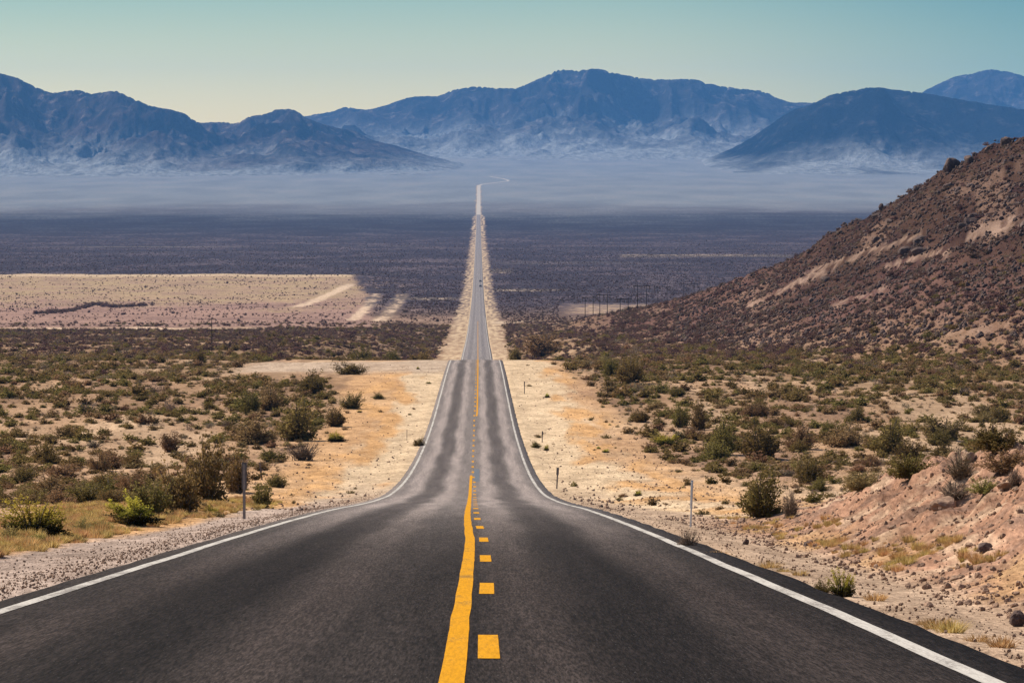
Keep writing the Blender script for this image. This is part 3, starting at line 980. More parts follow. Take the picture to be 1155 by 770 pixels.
def hero_at(kind, xl, xr, Y, yt, label):
    d = ray((xl + xr) / 2, yt)
    x = d[0] / d[1] * Y; z = float(height(x, Y))
    return plant(kind, (x, Y, z), (xr - xl) * Y / F * 1.25, max(d[2] / d[1] * Y - z, 0.6) * 1.1, label)




def H(kind, xl, xr, yb, yt, label, group=None):
    o = hero(kind, xl, xr, yb, yt, label, group)
    TAKEN.append((o.location.x, o.location.y, o.scale.x))
    return o


# left verge, from the nearest back
H('lime', 4, 78, 606, 562, "dark round bush with a yellow rim, nearest the left gravel shoulder")
H('pale', -12, 30, 612, 588, "low yellow brush tuft in front of the dark round bush", None)
H('pale', 30, 58, 614, 597, "small yellow tuft at the gravel edge before the dark round bush")
H('pale', 74, 108, 601, 581, "pale yellow brush between the dark round bush and the lime dome")
H('pale', 102, 128, 597, 584, "smaller pale tuft touching the foot of the lime dome")
H('lime', 117, 181, 591, 555, "lime green dome shaped bush with brown lower branches by left shoulder")
H('creosote', 148, 196, 580, 534, "dark green bush right behind the lime dome")
H('creosote', 176, 226, 579, 518, "tall dark bush between the lime dome and the wide olive bush")
H('creosote', 205, 262, 566, 492, "widest and tallest olive bush left of the marker post")
H('creosote', 252, 282, 556, 504, "narrow dark bush rising right behind the marker post")
H('brown', 128, 165, 560, 527, "brown bush standing over the lime dome from behind")
H('lime', 226, 252, 582, 570, "small yellow green weed left of the marker post foot")
H('creosote', 281, 310, 572, 541, "compact round dark bush just right of the marker post")
H('creosote', 299, 327, 549, 532, "small spreading bush behind the thin leaning stake")
H('creosote', 308, 362, 497, 450, "large dark green bush on golden ground, halfway to the crest, left")
H('brown', 258, 314, 501, 468, "wide brown olive bush left of the large dark green one")
H('creosote', 333, 371, 444, 417, "dark two lobed bush below the dirt side pad")
H('creosote', 268, 296, 468, 436, "olive bush in the column left of the two lobed bush, upper")
H('brown', 288, 322, 463, 428, "brown green bush next to the two lobed bush")
H('creosote', 374, 414, 422, 407, "long low bush on the near edge of the dirt side pad")
H('creosote', 382, 412, 461, 442, "flat topped bush alone on the golden strip")
H('creosote', 419, 435, 450, 442, "tiny green weed right of the flat topped bush")
H('creosote', 364, 393, 481, 456, "dark bush below the flat topped bush on golden ground")
H('lime', 366, 392, 498, 486, "low yellowish weed under the dark bush on golden ground")
H('creosote', 465, 480, 503, 492, "small green weed at the left edge of the asphalt")
H('creosote', 217, 234, 410, 395, "dark blue green bush alone beyond the left plain")
hero_at('creosote', 394, 422, 625, 389, "dark bush just beyond the dirt side pad, nearer the plain")
hero_at('creosote', 428, 456, 640, 391, "dark bush beyond the side pad, in the middle of three")
hero_at('creosote', 456, 492, 640, 393, "low wide bush beyond the side pad, next to the road")
H('brown', 50, 92, 540, 519, "brown low bush on bare pink ground behind the yellow rimmed bush")
H('brown', 15, 46, 536, 521, "flat brown bush at the left end of the bare pink ground")
H('brown', 100, 126, 532, 505, "small rounded brown bush above the lime dome")
H('brown', 180, 204, 510, 482, "upright brown olive bush behind the tall dark bush")
# right verge
H('creosote', 832, 888, 582, 527, "leafy green bush on the golden strip before the bank")
H('dry', 876, 908, 583, 545, "bare grey twigs beside the leafy green bush before the bank")
H('lime', 936, 966, 673, 640, "green yellow bush at the foot of the rocky bank")
H('creosote', 914, 940, 668, 650, "little dark weed left of the green yellow bush at the bank foot")
H('dry', 756, 794, 621, 588, "pale straw coloured bush around the white post")
H('creosote', 690, 730, 433, 397, "large dark bush at the edge of the hillside, nearest the sandy verge")
H('creosote', 678, 700, 424, 399, "dark bush left of and behind the large hillside edge bush")
H('creosote', 679, 697, 441, 425, "small green bush in front of the large hillside edge bush")
H('creosote', 727, 758, 443, 430, "low dark bush right of the large hillside edge bush")
H('creosote', 752, 776, 447, 435, "lower right neighbour of the low dark bush at the hillside edge")
H('creosote', 756, 780, 482, 452, "dense dark green bush, left one of the pair on pink ground")
H('creosote', 778, 799, 485, 452, "greyer taller bush, right one of the pair on pink ground")
H('lime', 736, 772, 504, 488, "low yellow green weed below the dark pair on pink ground")
H('creosote', 796, 834, 513, 467, "olive bush at the left end of the long thicket, right flat")
H('creosote', 828, 886, 518, 474, "widest dark bush of the long thicket, right flat")
H('brown', 882, 926, 507, 477, "brown olive bush of the long thicket right of its widest one")
H('creosote', 893, 932, 546, 513, "dark green bush alone in front of the long thicket")
H('brown', 925, 978, 503, 476, "rounded brown bush in the middle of the long thicket")
H('creosote', 976, 1032, 511, 473, "broad green bush right of the middle of the long thicket")
H('brown', 1038, 1088, 496, 463, "brown bush behind a pale gap near the right end of thicket")
H('creosote', 1094, 1150, 508, 473, "tall dark bush at the right end of the long thicket")
H('creosote', 1000, 1052, 538, 506, "green bush in front of the thicket before the bank top")
H('dry', 1054, 1112, 540, 503, "grey twiggy bush right of the green bush behind the bank")
H('brown', 1108, 1165, 533, 505, "brown bush behind the bank at the right picture edge")
H('dry', 1048, 1104, 562, 534, "dry grey brown bush on top of the bank over the big rock")
H('pale', 1094, 1128, 556, 534, "tan rounded brush on the bank top by a flat stone")
H('dry', 1128, 1162, 547, 522, "dry dark twiggy bush on the bank top at the picture edge")
H('brown', 950, 992, 552, 530, "yellowish brown bush between the bank and the thicket")
hero_at('creosote', 571, 590, 600, 388, "very dark bush right of the road where it drops away")
H('creosote', 597, 611, 505, 497, "small green weed by the middle stake of the right verge")
H('lime', 613, 620, 508, 501, "tiny weed right of the middle stake of right verge")
hero_at('brown', 586, 640, 900, 370, "dark brown bushes clump beyond the crest, nearest the road")
H('brown', 850, 870, 470, 455, "small dark rounded bush on the pale strip under the hill")
H('brown', 822, 845, 467, 457, "tiny brown bush left on the pale strip under the hill")

# weeds on the bare verges
GV = "little weeds on the bare verges"
wd = []
for _ in range(70):
    yv = float(np.exp(RNG.uniform(math.log(95), math.log(520))))
    sd = 1 if RNG.random() < 0.6 else -1
    xo = RNG.uniform(5.2, 14.0) if sd > 0 else -RNG.uniform(4.9, 13.0)
    wd.append((xo + XC, yv))
for (x, y) in wd:
    s = RNG.uniform(0.22, 0.6) * (1 + y / 700)
    k = RNG.choice(['brown', 'creosote', 'lime'], p=[0.55, 0.3, 0.15])
    side = 'right' if x > 0 else 'left'
    lab = {'brown': 'little brown weed', 'creosote': 'little dark green weed', 'lime': 'little yellow green weed'}[k]
    plant(k, (x, y, float(height(x, y))), s, s * RNG.uniform(0.4, 0.7), f"{lab} on the bare sandy verge {side} of the road", f"{lab}s on the {side} sandy verge", low=(k != 'lime'))

# scattered scrub over the plains and the hill
def scatter(n, y0, y1, power):
    t = RNG.random(n)
    y = (y0 ** power + t * (y1 ** power - y0 ** power)) ** (1 / power)
    q = RNG.uniform(-60, 1215, n)
    return (q - 540) / F * y, y, q


def open_ground(x, y, q):
    d = x - XC
    wr = np.interp(y, [0, 60, 120, 255, 430, 560, 900, 1400, 4000], [40, 26, 13.5, 13, 14, 12, 9.5, 11, 12])
    wl = np.interp(y, [0, 60, 110, 160, 300, 380, 500, 600, 900, 1400, 4000], [40, 30, 14, 10.5, 13, 14, 21, 13, 10.5, 12, 12])
    nz = 2.2 * fbm(x / 4, y / 9, 131, 3)
    ok = np.where(d > 0, d + nz > wr, -d + nz > wl)
    ok &= ~((d < 0) & (d > -33) & (y > 468) & (y < 572))
    return ok


X1, Y1, Q1 = scatter(66000, 100, 1600, 1.75)
ok = open_ground(X1, Y1, Q1)
n2 = fbm(X1 / 13, Y1 / 120, 72, 4) + 0.5 * fbm(X1 / 40, Y1 / 120, 133, 3)
hillt = (Y1 - H_ZF(Q1)) / (H_ZR(Q1) - H_ZF(Q1))
ok &= RNG.random(len(X1)) < np.clip(np.where(X1 < 0, 0.80, 0.72) - 0.55 * n2 + 0.35 * ((Q1 > 640) & (hillt > -0.35) & (hillt < 0.5)), 0.10, 1.0)
ok &= ~((hillt > 1.05) & (Q1 > 640))
mesa1 = (Y1 > 1430) & (Q1 < 430)
ok &= ~(mesa1 & (RNG.random(len(X1)) < 0.80))
ok &= ~((Y1 > 1380) & (Y1 < 1475) & (Q1 < 300))
# the hill face is steep towards us and carries more scrub
qh = RNG.uniform(690, 1215, 15000); th = RNG.uniform(0.02, 1.0, 15000)
yh = H_ZF(qh) + th * (H_ZR(qh) - H_ZF(qh))
oh = RNG.random(15000) < (1 - 0.6 * smooth(0.3, 0.55, th) * smooth(800, 950, qh)) * np.clip(0.65 - 0.6 * fbm((qh - 540) / F * yh / 9, yh / 30, 171, 4), 0.08, 1)
X1 = np.concatenate([X1[ok], ((qh - 540) / F * yh)[oh]]); Y1 = np.concatenate([Y1[ok], yh[oh]])
Q1 = np.concatenate([Q1[ok], qh[oh]]); HT = np.concatenate([hillt[ok], th[oh]])
tk = np.array(TAKEN)
keep = np.ones(len(X1), bool)
for (tx, ty, tw) in TAKEN:
    keep &= np.hypot(X1 - tx, Y1 - ty) > tw * 0.55 + 0.4
keep &= ~on_streak(X1, Y1)
X1, Y1, Q1, HT = X1[keep], Y1[keep], Q1[keep], HT[keep]
base_s = np.exp(RNG.normal(math.log(0.98), 0.45, len(X1)))
base_s *= np.where((HT > 0.15) & (Q1 > 620), 0.78, 1.0) * np.interp(Y1, [100, 300, 700, 1600], [0.85, 1.05, 1.25, 1.45])
base_s = np.clip(base_s, 0.35, 3.0)
asp = RNG.uniform(0.32, 0.60, len(X1))
kd = RNG.random(len(X1))
greenish = 0.5 + 0.3 * (fbm(X1 / 30, Y1 / 90, 141, 3) > 0) - 0.55 * smooth(450, 850, Y1) - 0.45 * (HT > 0.12)
kind1 = np.where(kd < greenish, 0, np.where(kd < greenish + (1 - greenish) * 0.82, 1, 2))
kind1 = np.where((kind1 == 1) & (((HT > 0.08) & (Q1 > 620)) | (RNG.random(len(X1)) < smooth(450, 800, Y1) * 0.85)), 3, kind1)
Z1 = height(X1, Y1)
order = np.argsort(-(base_s / Y1))
KN = ['creosote', 'brown', 'dry', 'burro']
N_IND = 230
ADJ = {0: 'olive green bush', 1: 'brown scrub bush', 2: 'grey dry twiggy bush', 3: 'reddish brown bush'}
for rank, i in enumerate(order[:N_IND]):
    s = base_s[i]
    zone = ('scrub plain left of the road' if X1[i] < 0 else 'scrub flat below the hill')
    k = int(kind1[i])
    if k == 3: k = 1
    size = 'low' if s < 1.2 else 'broad'
    plant(KN[k], (X1[i], Y1[i], Z1[i]), s, s * asp[i], f"{size} {ADJ[k]} among many on {zone}", f"{size} {ADJ[k]}es on the {zone}", low=(rank > 120))
rest = order[N_IND:]


def scatter_object(name, label, pts, scl, rot, pick, protos, mat=None):
    me = bpy.data.meshes.new(name)
    me.vertices.add(len(pts)); me.vertices.foreach_set("co", np.ascontiguousarray(pts, np.float32).ravel())
    a = me.attributes.new("scl", 'FLOAT_VECTOR', 'POINT'); a.data.foreach_set("vector", np.ascontiguousarray(scl, np.float32).ravel())
    a = me.attributes.new("rot", 'FLOAT_VECTOR', 'POINT'); a.data.foreach_set("vector", np.ascontiguousarray(rot, np.float32).ravel())
    a = me.attributes.new("pick", 'INT', 'POINT'); a.data.foreach_set("value", np.ascontiguousarray(pick, np.int32))
    o = obj(name, me)
    ng = bpy.data.node_groups.new(name, 'GeometryNodeTree')
    ng.interface.new_socket("Geometry", in_out='INPUT', socket_type='NodeSocketGeometry')
    ng.interface.new_socket("Geometry", in_out='OUTPUT', socket_type='NodeSocketGeometry')
    gi = ng.nodes.new('NodeGroupInput'); go = ng.nodes.new('NodeGroupOutput')
    jn = ng.nodes.new('GeometryNodeJoinGeometry')

    def named(nm, t):
        n = ng.nodes.new('GeometryNodeInputNamedAttribute'); n.data_type = t; n.inputs[0].default_value = nm
        return n.outputs[0]
    for i, po in enumerate(protos):
        oi = ng.nodes.new('GeometryNodeObjectInfo'); oi.transform_space = 'ORIGINAL'
        oi.inputs['Object'].default_value = po; oi.inputs['As Instance'].default_value = True
        cp = ng.nodes.new('FunctionNodeCompare'); cp.data_type = 'INT'; cp.operation = 'EQUAL'
        ng.links.new(named("pick", 'INT'), cp.inputs[2]); cp.inputs[3].default_value = i
        ip = ng.nodes.new('GeometryNodeInstanceOnPoints')
        ng.links.new(gi.outputs[0], ip.inputs['Points'])
        ng.links.new(cp.outputs[0], ip.inputs['Selection'])
        ng.links.new(oi.outputs['Geometry'], ip.inputs['Instance'])
        ng.links.new(named("rot", 'FLOAT_VECTOR'), ip.inputs['Rotation'])
        ng.links.new(named("scl", 'FLOAT_VECTOR'), ip.inputs['Scale'])
        ng.links.new(ip.outputs[0], jn.inputs[0])
    ng.links.new(jn.outputs[0], go.inputs[0])
    md = o.modifiers.new("scatter", 'NODES'); md.node_group = ng
    tag(o, label, kind='stuff')
    return o


def rz_only(n):
    r = np.zeros((n, 3)); r[:, 2] = RNG.uniform(0, 6.28, n)
    return r


def need(key, kind, m):
    """make sure M individually placed plants of that mesh exist to take the mesh from"""
    have = FIRST.get(key, [])
    seen = []
    for o in have:
        if o.data.name not in [s.data.name for s in seen]: seen.append(o)
    return seen[:m]


for n_, (bx, by_) in enumerate(((705, 398), (834, 402), (962, 396))):
    p = at(bx, by_)
    plant('burro', p, 2.2, 1.2, ("first", "middle", "last")[n_] + " of three reddish bushes in a row along the foot of the hill", None, low=True)
for k in (0, 1, 2, 3):
    sel = rest[kind1[rest] == k]
    pro = need(KN[k] + '_low', KN[k], 3)
    n = len(sel)
    pts = np.stack([X1[sel], Y1[sel], Z1[sel] - 0.03], 1)
    scl = np.stack([base_s[sel], base_s[sel], base_s[sel] * asp[sel]], 1)
    scatter_object(['green_scrub', 'brown_scrub', 'dry_scrub', 'reddish_scrub'][k],
                   ['olive green scrub covering the plains and hillside', 'brown scrub covering the plains and hillside', 'dry grey scrub on the plains', 'reddish brown scrub on the hill and far plain'][k],
                   pts, scl, rz_only(n), RNG.integers(0, len(pro), n), pro)

X3, Y3, Q3 = scatter(20000, 100, 700, 1.7)
ok = open_ground(X3, Y3, Q3) & (RNG.random(len(X3)) < np.clip(0.6 + 0.5 * fbm(X3 / 8, Y3 / 40, 181, 3), 0.05, 1))
X3, Y3 = X3[ok], Y3[ok]
s3 = RNG.uniform(0.2, 0.6, len(X3)) * np.interp(Y3, [100, 600], [0.8, 1.4])
pro = need('dry_low', 'dry', 3)
scatter_object('dry_tufts', "small dry tufts covering the soil between the desert bushes", np.stack([X3, Y3, height(X3, Y3) - 0.02], 1),
               np.stack([s3, s3, s3 * 0.55], 1), rz_only(len(X3)), RNG.integers(0, len(pro), len(X3)), pro)

# the valley beyond: only a mottling of shrubs
X2, Y2, Q2 = scatter(150000, 1600, 6200, 1.25)
ok = np.abs(X2 - XC) > 11.5 + 3 * fbm(X2 / 9, Y2 / 60, 151, 2)
ok &= ~((Q2 < 420) & (Y2 < 3180) & (RNG.random(len(X2)) < 0.74 + 0.5 * fbm(X2 / 70, Y2 / 60, 191, 3)))
ok &= ~((Q2 > 630) & (Q2 < 770) & (Y2 > 1800) & (Y2 < 2250))
ok &= ~((Y2 < H_ZR(Q2) + 250) & (Q2 > 640))
ok &= RNG.random(len(X2)) < (1 - smooth(3000, 6200, Y2)) * np.clip(0.75 - 0.6 * fbm(X2 / 60, Y2 / 200, 152, 4), 0.05, 1)
for (p0, p1, w, s) in TRACKS:
    ok &= plan_mask(X2, Y2, p0, p1, w + 2, 3) < 0.5
X2, Y2 = X2[ok], Y2[ok]
s2 = np.clip(np.exp(RNG.normal(math.log(0.95), 0.35, len(X2))), 0.7, 4)
pro = need('burro_low', 'burro', 3)
scatter_object('valley_scrub', "sparse dark shrubs dotting the valley floor", np.stack([X2, Y2, height(X2, Y2) - 0.05], 1),
               np.stack([s2, s2, s2 * 0.75], 1), rz_only(len(X2)), RNG.integers(0, len(pro), len(X2)), pro)

# dark line of shrubs along the wash on the mesa
wash = [at(x, y) for x, y in ((38, 354), (60, 352.5), (80, 351), (95, 347), (105, 344), (114, 343.5), (125, 347), (145, 346), (168, 344.5))]
wp = []
for a, b in zip(wash[:-1], wash[1:]):
    m = 26
    for t in RNG.random(m): wp.append((a.x + (b.x - a.x) * t + RNG.normal() * 1.2, a.y + (b.y - a.y) * t + RNG.normal() * 5))
wp = np.array(wp)
sw = RNG.uniform(1.6, 3.2, len(wp))
scatter_object('wash_scrub', "dark line of shrubs along the dry wash on the pink flat", np.stack([wp[:, 0], wp[:, 1], height(wp[:, 0], wp[:, 1])], 1),
               np.stack([sw * 1.4, sw * 1.4, sw * 0.8], 1), rz_only(len(wp)), RNG.integers(0, len(pro), len(wp)), pro)

# golden grass
tuft_spots = [(795, 622), (812, 627), (826, 632), (868, 640), (884, 644), (902, 648), (1042, 704), (1058, 708), (1072, 712), (1102, 722), (1130, 728), (988, 676)]
for (x, y) in tuft_spots:
    p = at(x, y); s = RNG.uniform(0.12, 0.26)
    plant('grass', p, s * 1.9, s * 0.62, "golden tuft of dry grass at the foot of the rocky bank", "golden grass tufts along the bank foot")
for _ in range(14):
    y = RNG.uniform(40, 105); x = XC - RNG.uniform(6.8, 9.0)
    s = RNG.uniform(0.22, 0.4)
    plant('grass', (x, y, float(height(x, y))), s * 1.4, s, "golden tuft of dry grass along the left gravel shoulder", "golden grass tufts along the left shoulder")
gx = []
for _ in range(8000):
    if RNG.random() < 0.62:
        y = 30 * (150 / 30) ** RNG.random(); x = XC - RNG.uniform(6.5, 10.0) - (y > 100) * RNG.uniform(0, 3)
        if fbm(np.array([x / 1.5]), np.array([y / 4]), 161, 3)[0] < -0.30: continue
    else:
        y = 24 * (95 / 24) ** RNG.random(); x = RNG.uniform(4.6, 5.6) + 0.012 * y
        if RNG.random() < 0.72 or fbm(np.array([x / 1.5]), np.array([y / 5]), 162, 3)[0] < 0.12: continue
    gx.append((x, y))
gx = np.array(gx)
sg = RNG.uniform(0.05, 0.15, len(gx)) * np.where(gx[:, 0] < 0, 1.5, 1.0)
pro = need('grass', 'grass', 3)
scatter_object('dry_grass', "golden dry grass fringing both shoulders", np.stack([gx[:, 0], gx[:, 1], height(gx[:, 0], gx[:, 1]) - 0.02], 1),
               np.stack([sg * 2.2, sg * 2.2, sg], 1), rz_only(len(gx)), RNG.integers(0, len(pro), len(gx)), pro)

# ------------------------------------------------------------------ rocks
def rock_mesh(seed, mat, sub=3):
    rng = np.random.default_rng(seed)
    bm = bmesh.new(); bmesh.ops.create_icosphere(bm, subdivisions=sub, radius=0.5)
    V = np.array([v.co[:] for v in bm.verts])
    for _ in range(16):                       # knock flat facets off it
        n = rng.normal(size=3); n /= np.linalg.norm(n)
        dd = 0.30 + 0.14 * rng.random()
        k = V @ n
        V = V - np.outer(np.maximum(k - dd, 0), n)
    o = rng.random(3) * 50
    V = V * (1 + 0.10 * fbm(V[:, 0] * 4 + o[0], V[:, 1] * 4 + V[:, 2] * 3 + o[1], seed, 3))[:, None]
    for v, c in zip(bm.verts, V): v.co = c
    return bm_mesh("rock", bm, mat)


ROCKS = [rock_mesh(900 + i, M_rock) for i in range(5)]
DROCKS = [rock_mesh(950 + i, M_darkrock) for i in range(3)]
RK = []


def rock(me, loc, sx, sy, sz, label, group=None):
    o = obj("rock", me)
    o.location = (loc[0], loc[1], loc[2] + sz * 0.18)
    o.scale = (sx, sy, sz)
    o.rotation_euler = (RNG.uniform(-.3, .3), RNG.uniform(-.3, .3), RNG.uniform(0, 6.28))
    tag(o, label, 'rock', group)
    RK.append(o)
    return o


def rock_px(me, xc_, yb, wpx, hpx, label, group=None):
    p = at(xc_, yb); k = p.y / F
    return rock(me, p, wpx * k * 1.05, wpx * k * 0.9, hpx * k * 1.25, label, group)


rock_px(ROCKS[0], 1066, 573, 34, 19, "largest tan rock on the bank, with a dark undercut face")
rock_px(DROCKS[0], 1112, 622, 22, 13, "dark purple brown rock half way up the bank")
rock_px(DROCKS[1], 1150, 706, 22, 22, "grey dark boulder at the bank foot by the picture edge")
rock_px(ROCKS[1], 1136, 551, 26, 8, "pale flat stone lying on the bank top")
rock_px(DROCKS[2], 841, 614, 8, 9, "small dark pointed stone beside the golden grass, right verge")
rock_px(DROCKS[0], 912, 615, 13, 7, "small flat dark stone above the golden grass on the bank")
rock_px(DROCKS[1], 945, 524, 14, 6, "low dark stone in front of the long thicket, left one")
rock_px(DROCKS[2], 967, 522, 9, 6, "round dark stone in front of the long thicket, right one")
rock_px(ROCKS[2], 1062, 606, 10, 6, "small brown stone on the upper bank under the largest rock")
rock_px(ROCKS[3], 1046, 664, 13, 8, "paired brown stone low on the bank, left of two")
rock_px(ROCKS[4], 1060, 676, 9, 6, "paired dark stone low on the bank, right of two")
rock_px(ROCKS[1], 1048, 684, 13, 7, "flat brown stone next to the golden tufts at the bank foot")
GB = "loose stones lying on the rocky bank"
for i in range(70):
    x = RNG.uniform(5.0, 10.5); y = RNG.uniform(24, 88)
    if not (0 < 540 + F * x / y < 1250): continue
    s = float(np.clip(np.exp(RNG.normal(math.log(0.11), 0.40)), 0.05, 0.26))
    me = (ROCKS + DROCKS[:1])[i % 6]
    dark = me in DROCKS
    rock(me, (x, y, float(height(x, y))), s * 1.2, s, s * RNG.uniform(0.45, 0.75),
         ("loose dark stone among many on the rocky bank" if dark else "loose tan stone among many on the rocky bank"), "loose dark stones on the bank" if dark else "loose tan stones on the bank")
# outcrops on the skyline of the hill
for (x, yb, w, h, lab) in ((1077, 188, 20, 11, "dark rounded outcrop on the hill skyline, the biggest one"), (1098, 180, 16, 7, "low dark outcrop on the skyline right of the biggest one"),
                           (1140, 160, 14, 8, "dark knob of rock near the top of the hill skyline"), (1120, 168, 12, 6, "small dark outcrop on the skyline below the top knob"),
                           (1038, 211, 9, 5, "small dark outcrop half way down the hill skyline"), (997, 233, 7, 5, "lowest dark stone on the hill skyline")):
    p = at(x, yb + 4); k = p.y / F
    o = rock(DROCKS[int(x) % 3], (p.x, p.y + 6, p.z + 0.1 * h * k), w * k * 1.2, w * k, h * k * 1.9, lab)

for i in range(26):
    q = RNG.uniform(900, 1160); t = RNG.uniform(0.45, 0.98)
    y = float(H_ZF(q) + t * (H_ZR(q) - H_ZF(q))); x = (q - 540) / F * y
    s_ = RNG.uniform(1.2, 2.8)
    rock(DROCKS[i % 3], (x, y, float(height(x, y)) - 0.2), s_ * 1.5, s_, s_ * 0.9, "dark rock outcrop among many on the upper hillside", "dark rock outcrops on the hillside")
# gravel: shoulder and bank
def gravel(name, label, gen, n, smin, smax, protos):
    pts = []
    x, y = gen(n)
    z = height(x, y)
    s = smin * (smax / smin) ** (RNG.random(len(x)) ** 2.2)
    rot = RNG.uniform(0, 6.28, (len(x), 3))
    scl = np.stack([s, s * RNG.uniform(0.7, 1, len(x)), s * RNG.uniform(0.5, 0.9, len(x))], 1)
    scatter_object(name, label, np.stack([x, y, z + s * 0.12], 1), scl, rot, RNG.integers(0, len(protos), len(x)), protos)


def gen_sh(n):
    y = 24 * (190 / 24) ** RNG.random(n)
    d = 4.12 + np.abs(RNG.normal(0, 1.15, n))
    sgn = np.where(RNG.random(n) < 0.8, -1, 1)
    return XC + sgn * d, y


def gen_bank(n):
    y = 23 * (100 / 23) ** RNG.random(n)
    x = 4.7 + RNG.random(n) * np.minimum(6.5, 0.16 * y + 1.5)
    return x, y


protos = [o for o in RK if o.data in ROCKS][:5]
seen = {}
for o in RK: seen.setdefault(o.data.name, o)
PR = [seen[m.name] for m in ROCKS]; PD = [seen[m.name] for m in DROCKS]
gravel('gravel', "grey tan gravel along both shoulders", gen_sh, 16000, 0.010, 0.050, PR)
gravel('rubble', "loose tan rubble covering the cut bank", gen_bank, 14000, 0.02, 0.105, PR)


def gen_verge(n):
    y = 115 * (520 / 115) ** RNG.random(n)
    d = 4.6 + RNG.random(n) * 9
    return XC + np.where(RNG.random(n) < 0.4, -1, 1) * d, y


gravel('verge_stones', "small stones strewn over the sandy verges", gen_verge, 3200, 0.05, 0.20, PR + PD[:1])


def gen_hill(n):
    q = RNG.uniform(760, 1215, n); t = RNG.uniform(0.15, 1.02, n)
    y = H_ZF(q) + t * (H_ZR(q) - H_ZF(q))
    x = (q - 540) / F * y
    k = ~on_streak(x, y)
    return x[k], y[k]


gravel('hill_rubble', "dark boulders strewn over the hillside", gen_hill, 16000, 0.30, 1.3, PD)

# ------------------------------------------------------------------ posts and stakes
def post_mesh(w, d, h, mat, bevel=0.012):
    return bm_mesh("post", box_bm(w, d, h + 0.3, (0, 0, h / 2 - 0.15), bevel), mat)


def marker(px, yb, yt, wpost, wpan, frac, label, pm, qm, lean=0.0, name="marker_post", bolt=True):
    p = at(px, yb); k = p.y / F; h = (yb - yt) * k
    o = empty(name, p); o.rotation_euler = (0, lean, 0)
    hp = h * frac
    obj("post", post_mesh(wpost, 0.05, h * 0.97, pm), o)
    if wpan:
        pn = obj("panel", bm_mesh("panel", box_bm(wpan, 0.012, hp, (0, 0.034, h - hp / 2), 0.004), qm), o)
        b = bmesh.new()
        for zz in (h - hp * 0.2, h - hp * 0.8):
            bmesh.ops.create_cone(b, cap_ends=True, segments=8, radius1=0.012, radius2=0.012, depth=0.02, matrix=Matrix.Translation((0, 0.022, zz)) @ Matrix.Rotation(math.pi / 2, 4, 'X'))
        obj("bolt_pair", bm_mesh("bolt", b, M_steel), pn)
    tag(o, label, 'post')
    return o


marker(275.5, 585, 521, 0.070, 0.13, 0.47, "grey marker post with a narrow dark panel beside the left shoulder", M_steel, M_panel)
marker(295.5, 541, 520, 0.09, 0, 0, "thin leaning stake behind the round bush, left verge", M_post, None, -0.12, "stake")
marker(628, 551, 527, 0.07, 0.13, 0.35, "nearest dark delineator stake on the right sandy verge", M_post, M_panel, 0.05)
marker(611.5, 499, 486, 0.07, 0.11, 0.35, "delineator stake behind the small weed, right sandy verge", M_post, M_panel, 0.03)
marker(591.5, 444, 430, 0.09, 0.12, 0.3, "farthest delineator stake near the crest, right sandy verge", M_post, M_panel)
marker(779, 594, 541, 0.036, 0.052, 0.6, "slim white delineator post with blue grey sheet in the straw bush", M_whitepl, M_reflect, 0.03)
marker(459, 497, 484, 0.04, 0.0, 0.3, "hair thin stake on the left pale verge near the weed", M_post, None, 0.0, "stake")


# ------------------------------------------------------------------ power line frames beyond the hill foot
def h_frame(pxa, pxb, yb, yt, label, far=None):
    A = at((pxa + pxb) / 2, yb); k = A.y / F; h = (yb - yt) * k
    if far:                                   # stands behind the shoulder of the hill
        d = ray((pxa + pxb) / 2, yt); x = d[0] / d[1] * far
        A = Vector((x, far, float(height(x, far)))); k = far / F; h = d[2] / d[1] * far - A.z
    gap = (pxb - pxa) * k
    o = empty("power_pole", A)
    for s in (-1, 1):
        V, Fc = tube([(s * gap / 2, 0, -1.5), (s * gap / 2, 0, h * 0.5), (s * gap / 2, 0, h)], 0.15, 0.10, 8)
        obj("pole", np_mesh("pole", V, Fc, M_polewood, True), o)
    arm = obj("crossarm", bm_mesh("crossarm", box_bm(gap * 1.9, 0.2, 0.24, (0, 0.3, h * 0.94), 0.03), M_polewood), o)
    for s in (-0.85, 0, 0.85):
        V, Fc = tube([(s * gap, 0.3, h * 0.94 - 0.2), (s * gap, 0.3, h * 0.94 - 0.7), (s * gap, 0.3, h * 0.94 - 1.3)], 0.10, 0.13, 8)
        obj("insulator", np_mesh("insulator", V, Fc, M_ceram, True), arm)
    tag(o, label, 'power pole', 'power line frames on the valley floor')
    return o


h_frame(660, 669, 357, 334, "two legged wooden power frame farthest from the hill, faintest")
h_frame(676.5, 685, 356, 331, "two legged wooden power frame in front of the pale cleared strip, second in line")
h_frame(699.5, 708.5, 354, 336, "two legged wooden power frame at the right half of the cleared strip")
h_frame(719, 729, 347, 321, "two legged wooden power frame with the clearest crossbar, fourth in line")
h_frame(742, 752.5, 338, 322, "two legged wooden power frame half sunk behind the hill shoulder", 1850)
h_frame(771, 783, 331, 318, "two legged wooden power frame nearest the hill, only its top showing", 1850)
pp = at(239, 398)
lp = empty("power_pole", pp)
V, Fc = tube([(0, 0, -1), (0, 0, 5), (0, 0, 40 * pp.y / F)], 0.11, 0.08, 8)
obj("pole", np_mesh("pole", V, Fc, M_polewood, True), lp)
obj("crossarm", bm_mesh("crossarm", box_bm(1.6, 0.12, 0.14, (0, 0.2, 38 * pp.y / F), 0.01), M_polewood), lp)
tag(lp, "single slim wooden pole standing alone on the left plain", 'power pole')

